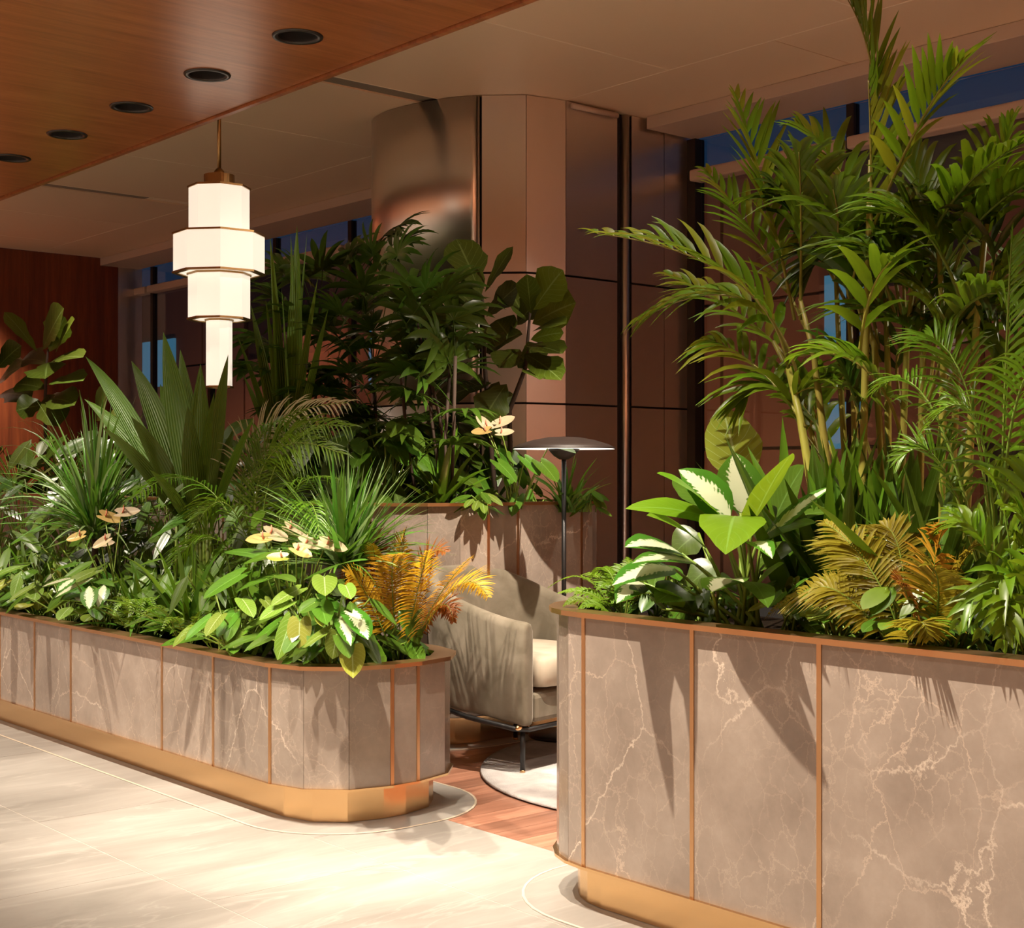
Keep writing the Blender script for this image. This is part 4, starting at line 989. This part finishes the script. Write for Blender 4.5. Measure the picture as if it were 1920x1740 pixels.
for i, (u, x, lab, mats) in enumerate(((720, 3.95, 'dark leafy plant at the curved corner of the back planter', ('heart', 'aglad')), (770, 4.3, 'dark broad-leaved plant under the lady palm', ('aglad',)), (860, 4.5, 'dark broad-leaved plant beneath the fiddle-leaf fig', ('aglad', 'heart')), (640, 3.85, 'dark leafy plant under the left lady palm', ('aglad', 'rhapis')), (560, 3.9, 'dark leafy plant behind the feathery palm', ('aglad', 'heart')), (480, 3.95, 'dark leafy plant below the pendant lantern', ('aglad', 'heart')),
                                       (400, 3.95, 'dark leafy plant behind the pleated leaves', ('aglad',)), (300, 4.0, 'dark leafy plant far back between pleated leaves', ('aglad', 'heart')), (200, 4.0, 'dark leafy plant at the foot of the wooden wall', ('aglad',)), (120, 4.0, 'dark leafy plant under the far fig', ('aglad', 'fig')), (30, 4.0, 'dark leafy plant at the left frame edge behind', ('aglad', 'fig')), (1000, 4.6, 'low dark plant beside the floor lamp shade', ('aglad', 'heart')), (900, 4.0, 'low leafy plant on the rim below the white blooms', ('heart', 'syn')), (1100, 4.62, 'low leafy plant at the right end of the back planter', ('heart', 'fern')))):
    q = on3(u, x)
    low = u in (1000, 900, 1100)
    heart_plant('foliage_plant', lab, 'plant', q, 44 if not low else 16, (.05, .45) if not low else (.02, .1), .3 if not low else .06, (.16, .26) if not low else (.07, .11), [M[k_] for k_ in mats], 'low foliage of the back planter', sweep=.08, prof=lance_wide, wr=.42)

# ---------------------------------------------------------------- plants of the tall right planter
XA = 3.22
def cane(r, lst, rads, x=XA):
    p0 = PX(lst[0][0], 885, x); path = [V((p0.x, p0.y, SZ2))]+[PX(u, v, x+dx) for u, v, dx in lst[1:]]
    tube('cane', path, rads, M['cane'], r, 8); return path
def fr2(r, B, c, t, nl=13, ll=.23, lw=.034, mats=('areca',), **kw):
    B = PX(*B); C = PX(*c); T = PX(*t); ll *= 1.2; lw *= .95
    kw = dict(dict(ang=42, droop=.3, split=True, start=.25, rr=.0055, stemmat=M['cane'], nh=hint(B, T, .5)+CAMV*.7), **kw)
    frond(r, B, C*2-(B+T)*.5, T, nl, ll, lw, [M[q] for q in mats], **kw)
b = on2(1530, XA)
r = root('areca_palm', 'areca palm with yellow canes, its bright fronds reaching left over the steel wall', 'palm', b)
cane(r, [(1545,), (1530, 960, 0), (1500, 780, 0), (1478, 690, .02)], [.014, .013, .011, .009])
cane(r, [(1575,), (1560, 950, 0), (1540, 780, 0), (1525, 660, 0), (1500, 560, 0)], [.013, .012, .010, .008, .006])
cane(r, [(1560,), (1548, 900, .1), (1500, 740, .1), (1450, 640, .08)], [.010, .009, .008, .006])
Y_ = ('areca', 'areca', 'areca_y')
fr2(r, (1478, 690, XA), (1370, 520, 3.05), (1120, 438, 2.92), 15, .22, .034, Y_, droop=.22)
fr2(r, (1500, 720, XA), (1390, 560, 3.15), (1200, 600, 3.08), 14, .2, .034, Y_, droop=.5)
fr2(r, (1510, 800, XA), (1420, 690, 3.2), (1330, 640, 3.15), 12, .2, .026, Y_, droop=.55, ang=60)
fr2(r, (1490, 600, 3.25), (1440, 380, 3.25), (1380, 190, 3.2), 14, .2, .03, Y_, droop=.12)
fr2(r, (1500, 600, XA), (1502, 420, 3.2), (1498, 285, 3.15), 13, .22, .032, ('areca',), droop=.3)
fr2(r, (1520, 640, 3.3), (1440, 480, 3.35), (1330, 330, 3.3), 14, .2, .028, Y_, droop=.25)
fr2(r, (1500, 700, 3.3), (1400, 600, 3.35), (1260, 520, 3.3), 13, .2, .03, Y_, droop=.35)
b = on2(1630, XA)
r = root('areca_palm', 'tallest areca palm, its top frond leaving the upper frame edge', 'palm', b)
cane(r, [(1632,), (1615, 980, -.05), (1622, 700, 0), (1628, 450, 0), (1632, 300, 0)], [.013, .012, .010, .008, .006])
cane(r, [(1650,), (1655, 900, .05), (1640, 650, .05), (1600, 520, .05)], [.011, .010, .009, .006])
cane(r, [(1600,), (1590, 960, .1), (1575, 700, .1), (1566, 480, .1)], [.011, .010, .008, .006])
cane(r, [(1680,), (1690, 900, .1), (1700, 650, .1), (1720, 450, .1)], [.011, .010, .008, .006])
fr2(r, (1632, 480, XA), (1633, 300, 3.2), (1628, 150, 3.18), 13, .24, .034, Y_, droop=.15)
fr2(r, (1640, 300, XA), (1635, 130, 3.2), (1590, 0, 3.15), 12, .19, .03, ('areca',), droop=.05, ang=38)
fr2(r, (1566, 520, 3.25), (1572, 430, 3.2), (1562, 355, 3.15), 9, .2, .034, ('areca',), droop=.3)
fr2(r, (1640, 420, XA), (1720, 240, 3.15), (1800, 120, 3.1), 13, .2, .03, Y_, droop=.15)
fr2(r, (1610, 690, 3.1), (1630, 560, 3.0), (1672, 490, 2.95), 6, .2, .036, ('areca',), droop=.35)
fr2(r, (1690, 820, XA), (1620, 690, 3.05), (1500, 668, 3.0), 13, .16, .03, ('areca',), droop=.4)
fr2(r, (1650, 500, 3.3), (1580, 330, 3.35), (1500, 240, 3.3), 12, .2, .03, Y_, droop=.3)
fr2(r, (1650, 560, 3.3), (1720, 430, 3.3), (1830, 360, 3.25), 13, .22, .03, ('areca',), droop=.3)
b = on2(1790, 3.25)
r = root('areca_palm', 'areca palm at the right frame edge with dark shaded fronds', 'palm', b)
cane(r, [(1760,), (1765, 900, 0), (1770, 650, 0), (1760, 450, 0)], [.012, .011, .009, .006], 3.25)
cane(r, [(1800,), (1815, 900, 0), (1830, 620, 0), (1850, 420, 0)], [.012, .011, .009, .006], 3.25)
for B, c, t in (((1740, 460, 3.2), (1810, 350, 3.15), (1925, 265, 3.1)), ((1760, 520, 3.25), (1850, 400, 3.2), (1960, 330, 3.15)), ((1770, 560, 3.25), (1740, 400, 3.3), (1690, 280, 3.3)), ((1830, 520, 3.25), (1860, 380, 3.3), (1900, 230, 3.3)),
                ((1770, 600, 3.2), (1690, 500, 3.2), (1590, 470, 3.15)), ((1800, 560, 3.2), (1730, 430, 3.15), (1640, 400, 3.1)), ((1830, 600, 3.3), (1900, 500, 3.3), (1990, 470, 3.25)), ((1760, 680, 3.25), (1690, 600, 3.3), (1600, 580, 3.3)), ((1765, 640, 3.2), (1830, 560, 3.1), (1900, 560, 3.05))):
    fr2(r, B, c, t, 14, .22, .03, ('areca',), droop=.35, stemmat=M['petiole'])
# darker palms standing behind
b = on2(1700, 3.32)
r = root('areca_palm', 'dense shaded areca palm behind the yellow canes', 'palm', b)
for k in range(22):
    u = random.uniform(1480, 1900); v = random.uniform(330, 760); x = random.uniform(3.22, 3.4); du = random.uniform(-190, 190)
    B = (1700+(u-1700)*.5, v+170, 3.32); fr2(r, B, (u, v, x), (u+du, v-random.uniform(-30, 100), x+rj(.1)), 13, .22, .03, ('areca', 'rhapis'), droop=.4, split=False)
for k in range(4): cane(r, [(1600+60*k,), (1605+60*k, 900, 0), (1600+65*k, 700, 0), (1590+70*k, 560, 0)], [.011, .010, .009, .006], 3.33)
b = on2(1870, 3.0)
r = root('date_palm', 'feathery palm frond plant with one tall upright frond, right', 'palm', b)
def frd(B, c, t, nl, ll, lw, m_, **kw):
    B = V(B); C = PX(*c); T = PX(*t)
    kw = dict(dict(ang=62, droop=.28, split=False, start=.3, rr=.005, stemmat=M['petiole'], nh=hint(B, T, .6)+CAMV*1.2, nseg=4), **kw)
    frond(r, B, C*2-(B+T)*.5, T, nl, ll, lw, [M[m_]], **kw)
frd(b, (1885, 720, 2.85), (1897, 455, 2.78), 34, .235, .0125, 'pygmy', split=True)
frd(b, (1760, 790, 2.9), (1640, 735, 2.9), 26, .12, .009, 'pygmy', droop=.4)
frd(b, (1780, 900, 2.9), (1690, 860, 2.85), 22, .13, .012, 'pygmy', droop=.1)
frd(b, (1900, 780, 2.8), (1990, 700, 2.75), 26, .18, .011, 'pygmy', droop=.4)
frd(b, (1840, 820, 2.85), (1740, 800, 2.8), 24, .14, .010, 'pygmy', droop=.3)
frd(b, (1820, 760, 3.0), (1720, 640, 3.0), 30, .2, .011, 'pygmy', droop=.3)
# variegated aglaonema
b = on2(1398, 2.92)
r = root('chinese_evergreen', 'large chinese evergreen with cream-splashed leaves at the planter front', 'plant', b)
AG = [(1370, 971, 1272, 880, 62, 'agla', 2.85, 2.75), (1346, 966, 1231, 887, 44, 'aglag', 2.83, 2.70), (1389, 962, 1377, 848, 58, 'agla', 2.95, 2.95), (1411, 981, 1485, 850, 78, 'aglag', 2.88, 2.80), (1345, 977, 1172, 954, 38, 'aglag', 2.82, 2.66), (1322, 1028, 1212, 966, 42, 'aglag', 2.82, 2.68),
      (1278, 1038, 1171, 1026, 50, 'agla', 2.80, 2.66), (1305, 1058, 1185, 1056, 36, 'agla', 2.78, 2.62), (1264, 1066, 1147, 1098, 42, 'agla', 2.78, 2.64), (1207, 1094, 1155, 1132, 36, 'agla', 2.72, 2.62), (1335, 1110, 1394, 1092, 48, 'agla', 2.72, 2.64), (1378, 968, 1360, 1040, 74, 'aglag', 2.82, 2.64),
      (1427, 1020, 1560, 912, 30, 'agla', 2.9, 2.95), (1419, 1017, 1530, 980, 40, 'aglad', 2.9, 2.88), (1403, 1020, 1448, 1048, 30, 'agla', 2.8, 2.7), (1410, 1110, 1470, 1056, 30, 'aglag', 2.85, 2.8), (1240, 1142, 1180, 1105, 36, 'aglad', 2.78, 2.68), (1385, 900, 1354, 762, 84, 'syn2', 3.2, 3.2), (1454, 970, 1508, 872, 70, 'aglad', 3.05, 3.05),
      (1290, 1110, 1230, 1130, 46, 'aglad', 2.80, 2.72), (1262, 1142, 1222, 1100, 46, 'aglag', 2.76, 2.7), (1310, 1000, 1262, 1040, 50, 'aglad', 2.95, 2.9), (1330, 960, 1300, 920, 60, 'aglad', 3.0, 3.0), (1420, 1060, 1490, 1030, 44, 'aglad', 2.95, 2.95), (1340, 1060, 1290, 1100, 44, 'aglad', 2.9, 2.85), (1440, 990, 1560, 960, 40, 'aglad', 3.0, 3.0), (1330, 950, 1260, 900, 44, 'aglad', 3.0, 2.98), (1400, 1090, 1440, 1140, 40, 'aglad', 2.8, 2.72), (1280, 1120, 1300, 1150, 40, 'aglad', 2.8, 2.75)]
for au, av, tu, tv, w_, m_, ax, tx in AG:
    tx = tx-.13 if tx < 2.73 else tx
    A = PX(au, av, ax); T = PX(tu, tv, tx); q = b+V((rj(.05), rj(.08), 0))
    v, f = tube_vf(bez(q, (q+A)*.5+V((0, 0, .03)), A, 5), [.007, .006, .0055, .005, .0045, .004], 6); pd('petiole', v, f, M['petiole'], r, True)
    L_ = (T-A).length
    nh = hint(A, T, .25)*.8+CAMV*1.25+V((rj(.2), rj(.2), 0))
    v, f, uv = leaf_vf(bez(A, (A+T)*.5+UP*(.09*L_)+CAMV*(.06*L_), T, 10), w_*1.5*3.95/2700, aglf, nh, .22, 4, cup=.12, wav=.03)
    pd('leaf', v, f, M[m_], r, True, uv)
# fern at the rounded corner
b = on2(1165, 2.93)
fern('green_fern', 'small bright fern at the rounded corner of the tall planter', b, FR(b, [
    ((1165, 2.92), (1110, 1115, 2.85), (1048, 1112, 2.80), 'fern'), ((1165, 2.9), (1100, 1128, 2.8), (1058, 1135, 2.75), 'fern'), ((1165, 2.92), (1130, 1090, 2.95), (1092, 1078, 2.98), 'fern'), ((1168, 2.92), (1145, 1080, 2.95), (1120, 1070, 3.0), 'fern'), ((1160, 2.85), (1120, 1135, 2.78), (1085, 1142, 2.74), 'fern'), ((1170, 2.9), (1180, 1080, 2.9), (1175, 1045, 2.95), 'fern'), ((1168, 2.9), (1150, 1100, 2.85), (1120, 1105, 2.8), 'fern')]),
    [M['fern']], None, nl=28, ll=.045, lw=.0085, extra=12, L=(.1, .2), H=(.08, .2))
# golden green ferns
b = on2(1690, 2.86)
fern('golden_fern', 'yellow green fern with wide plumes at the front of the tall planter', b, FR(b, [
    ((1699, 2.83), (1640, 1080, 2.80), (1548, 980, 2.78), 'goldgreen'), ((1736, 2.85), (1752, 1060, 2.85), (1775, 980, 2.82), 'goldfern'), ((1772, 2.84), (1793, 1085, 2.82), (1842, 1026, 2.80), 'goldgreen'),
    ((1667, 2.83), (1580, 1105, 2.76), (1444, 1150, 2.74), 'goldgreen'), ((1725, 2.84), (1705, 1130, 2.78), (1684, 1090, 2.74), 'rustfern'), ((1700, 2.88), (1690, 1050, 2.92), (1655, 985, 2.92), 'goldgreen'), ((1690, 2.8), (1600, 1130, 2.74), (1530, 1100, 2.7), 'goldgreen'), ((1740, 2.85), (1760, 1110, 2.76), (1740, 1060, 2.72), 'goldgreen'), ((1680, 2.86), (1610, 1050, 2.88), (1560, 1030, 2.88), 'goldgreen'), ((1690, 2.78), (1720, 1170, 2.7), (1740, 1195, 2.68), 'goldgreen')]),
    None, nl=38, ll=.125, lw=.0115, droop=.2, ang=74)
# parlour palm at the right edge
b = on2(1905, 2.82)
r = root('parlour_palm', 'leafy parlour palm at the lower right edge of the tall planter', 'palm', b)
for c, t, ll in (((1890, 1000, 2.75), (1850, 890, 2.74), .13), ((1860, 1060, 2.74), (1780, 960, 2.72), .12), ((1900, 1080, 2.72), (1840, 1180, 2.66), .10), ((1920, 980, 2.76), (1930, 880, 2.76), .13), ((1870, 1120, 2.72), (1800, 1165, 2.66), .09), ((1950, 1080, 2.72), (1990, 1020, 2.72), .12), ((1900, 1130, 2.7), (1880, 1200, 2.64), .09), ((1850, 1020, 2.8), (1760, 1000, 2.8), .1), ((1930, 1040, 2.72), (1900, 960, 2.68), .12)):
    B = b+V((rj(.03), rj(.03), 0)); C = PX(*c); T = PX(*t)
    frond(r, B, C*2-(B+T)*.5, T, 9, ll, .026, [M['areca']], 50, .3, True, .3, .003, nh=hint(B, T, .4)+CAMV*.9, nseg=4)
# dark sword leaves between the canes, and low fill
tuft('cast_iron_plant', 'dark upright broad-leaved clump between the palm canes', 'plant', on2(1600, 3.15), [(PX(u, v, 3.15+rj(.1)), .06) for u, v in ((1520, 830), (1550, 800), (1580, 820), (1610, 790), (1650, 810), (1690, 800), (1560, 870), (1640, 860), (1500, 880), (1720, 850))], .05, [M['aglad'], M['strap']], 60, (.3, .6), (50, 86), .1, prof=lance, spread=.14)
tuft('cast_iron_plant', 'dark strap-leaved clump under the right feathery palm', 'plant', on2(1770, 3.1), [], .038, [M['aglad'], M['strap']], 80, (.25, .6), (30, 85), .2, prof=lance, spread=.12)
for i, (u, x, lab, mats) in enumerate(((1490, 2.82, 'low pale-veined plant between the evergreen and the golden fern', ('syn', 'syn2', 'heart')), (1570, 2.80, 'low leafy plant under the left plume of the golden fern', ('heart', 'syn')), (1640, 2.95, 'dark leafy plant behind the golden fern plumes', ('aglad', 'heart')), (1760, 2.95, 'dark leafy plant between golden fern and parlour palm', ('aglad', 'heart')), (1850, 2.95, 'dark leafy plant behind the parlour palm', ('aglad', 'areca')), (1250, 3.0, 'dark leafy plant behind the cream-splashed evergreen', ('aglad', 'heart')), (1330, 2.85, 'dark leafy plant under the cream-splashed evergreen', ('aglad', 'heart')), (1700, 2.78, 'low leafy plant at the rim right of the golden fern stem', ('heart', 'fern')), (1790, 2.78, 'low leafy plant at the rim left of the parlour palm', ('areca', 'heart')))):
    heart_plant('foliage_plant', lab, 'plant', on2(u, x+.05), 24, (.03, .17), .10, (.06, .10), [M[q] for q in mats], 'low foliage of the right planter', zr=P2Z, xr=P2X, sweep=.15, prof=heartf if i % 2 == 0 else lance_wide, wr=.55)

# the planter's planting goes on past the right frame edge
for i, (x, y, lab) in enumerate(((3.1, 1.25, 'areca palm just beyond the right frame edge'), (3.15, .85, 'areca palm at the near end of the tall planter, beyond the frame'))):
    b = V((x, y, SZ2)); r = root('areca_palm', lab, 'palm', b)
    for k in range(4):
        q = b+V((rj(.08), rj(.08), 0)); t = q+V((rj(.08), rj(.08), random.uniform(.6, 1.0))); tube('cane', [q, (q+t)*.5, t], [.012, .010, .007], M['cane'], r, 8)
        for j in range(3):
            a = random.uniform(0, 2*pi); o = V((cos(a), sin(a), 0)); T = t+o*random.uniform(.2, .4)+UP*random.uniform(.1, .5)
            frond(r, t, t+o*.1+UP*.45, T, 13, .24, .032, [M['areca']], 42, .3, False, .2, .0055, stemmat=M['cane'])
for y, lab in ((1.55, 'low leafy plant beyond the right frame edge'), (1.2, 'low leafy plant under the palm beyond the frame'), (.85, 'low leafy plant at the near end of the tall planter')):
    heart_plant('foliage_plant', lab, 'plant', V((2.95, y, SZ2)), 40, (.05, .3), .2, (.1, .16), [M['aglad'], M['heart'], M['syn']], 'low foliage of the right planter', zr=P2Z, xr=P2X, sweep=.12, wr=.5)
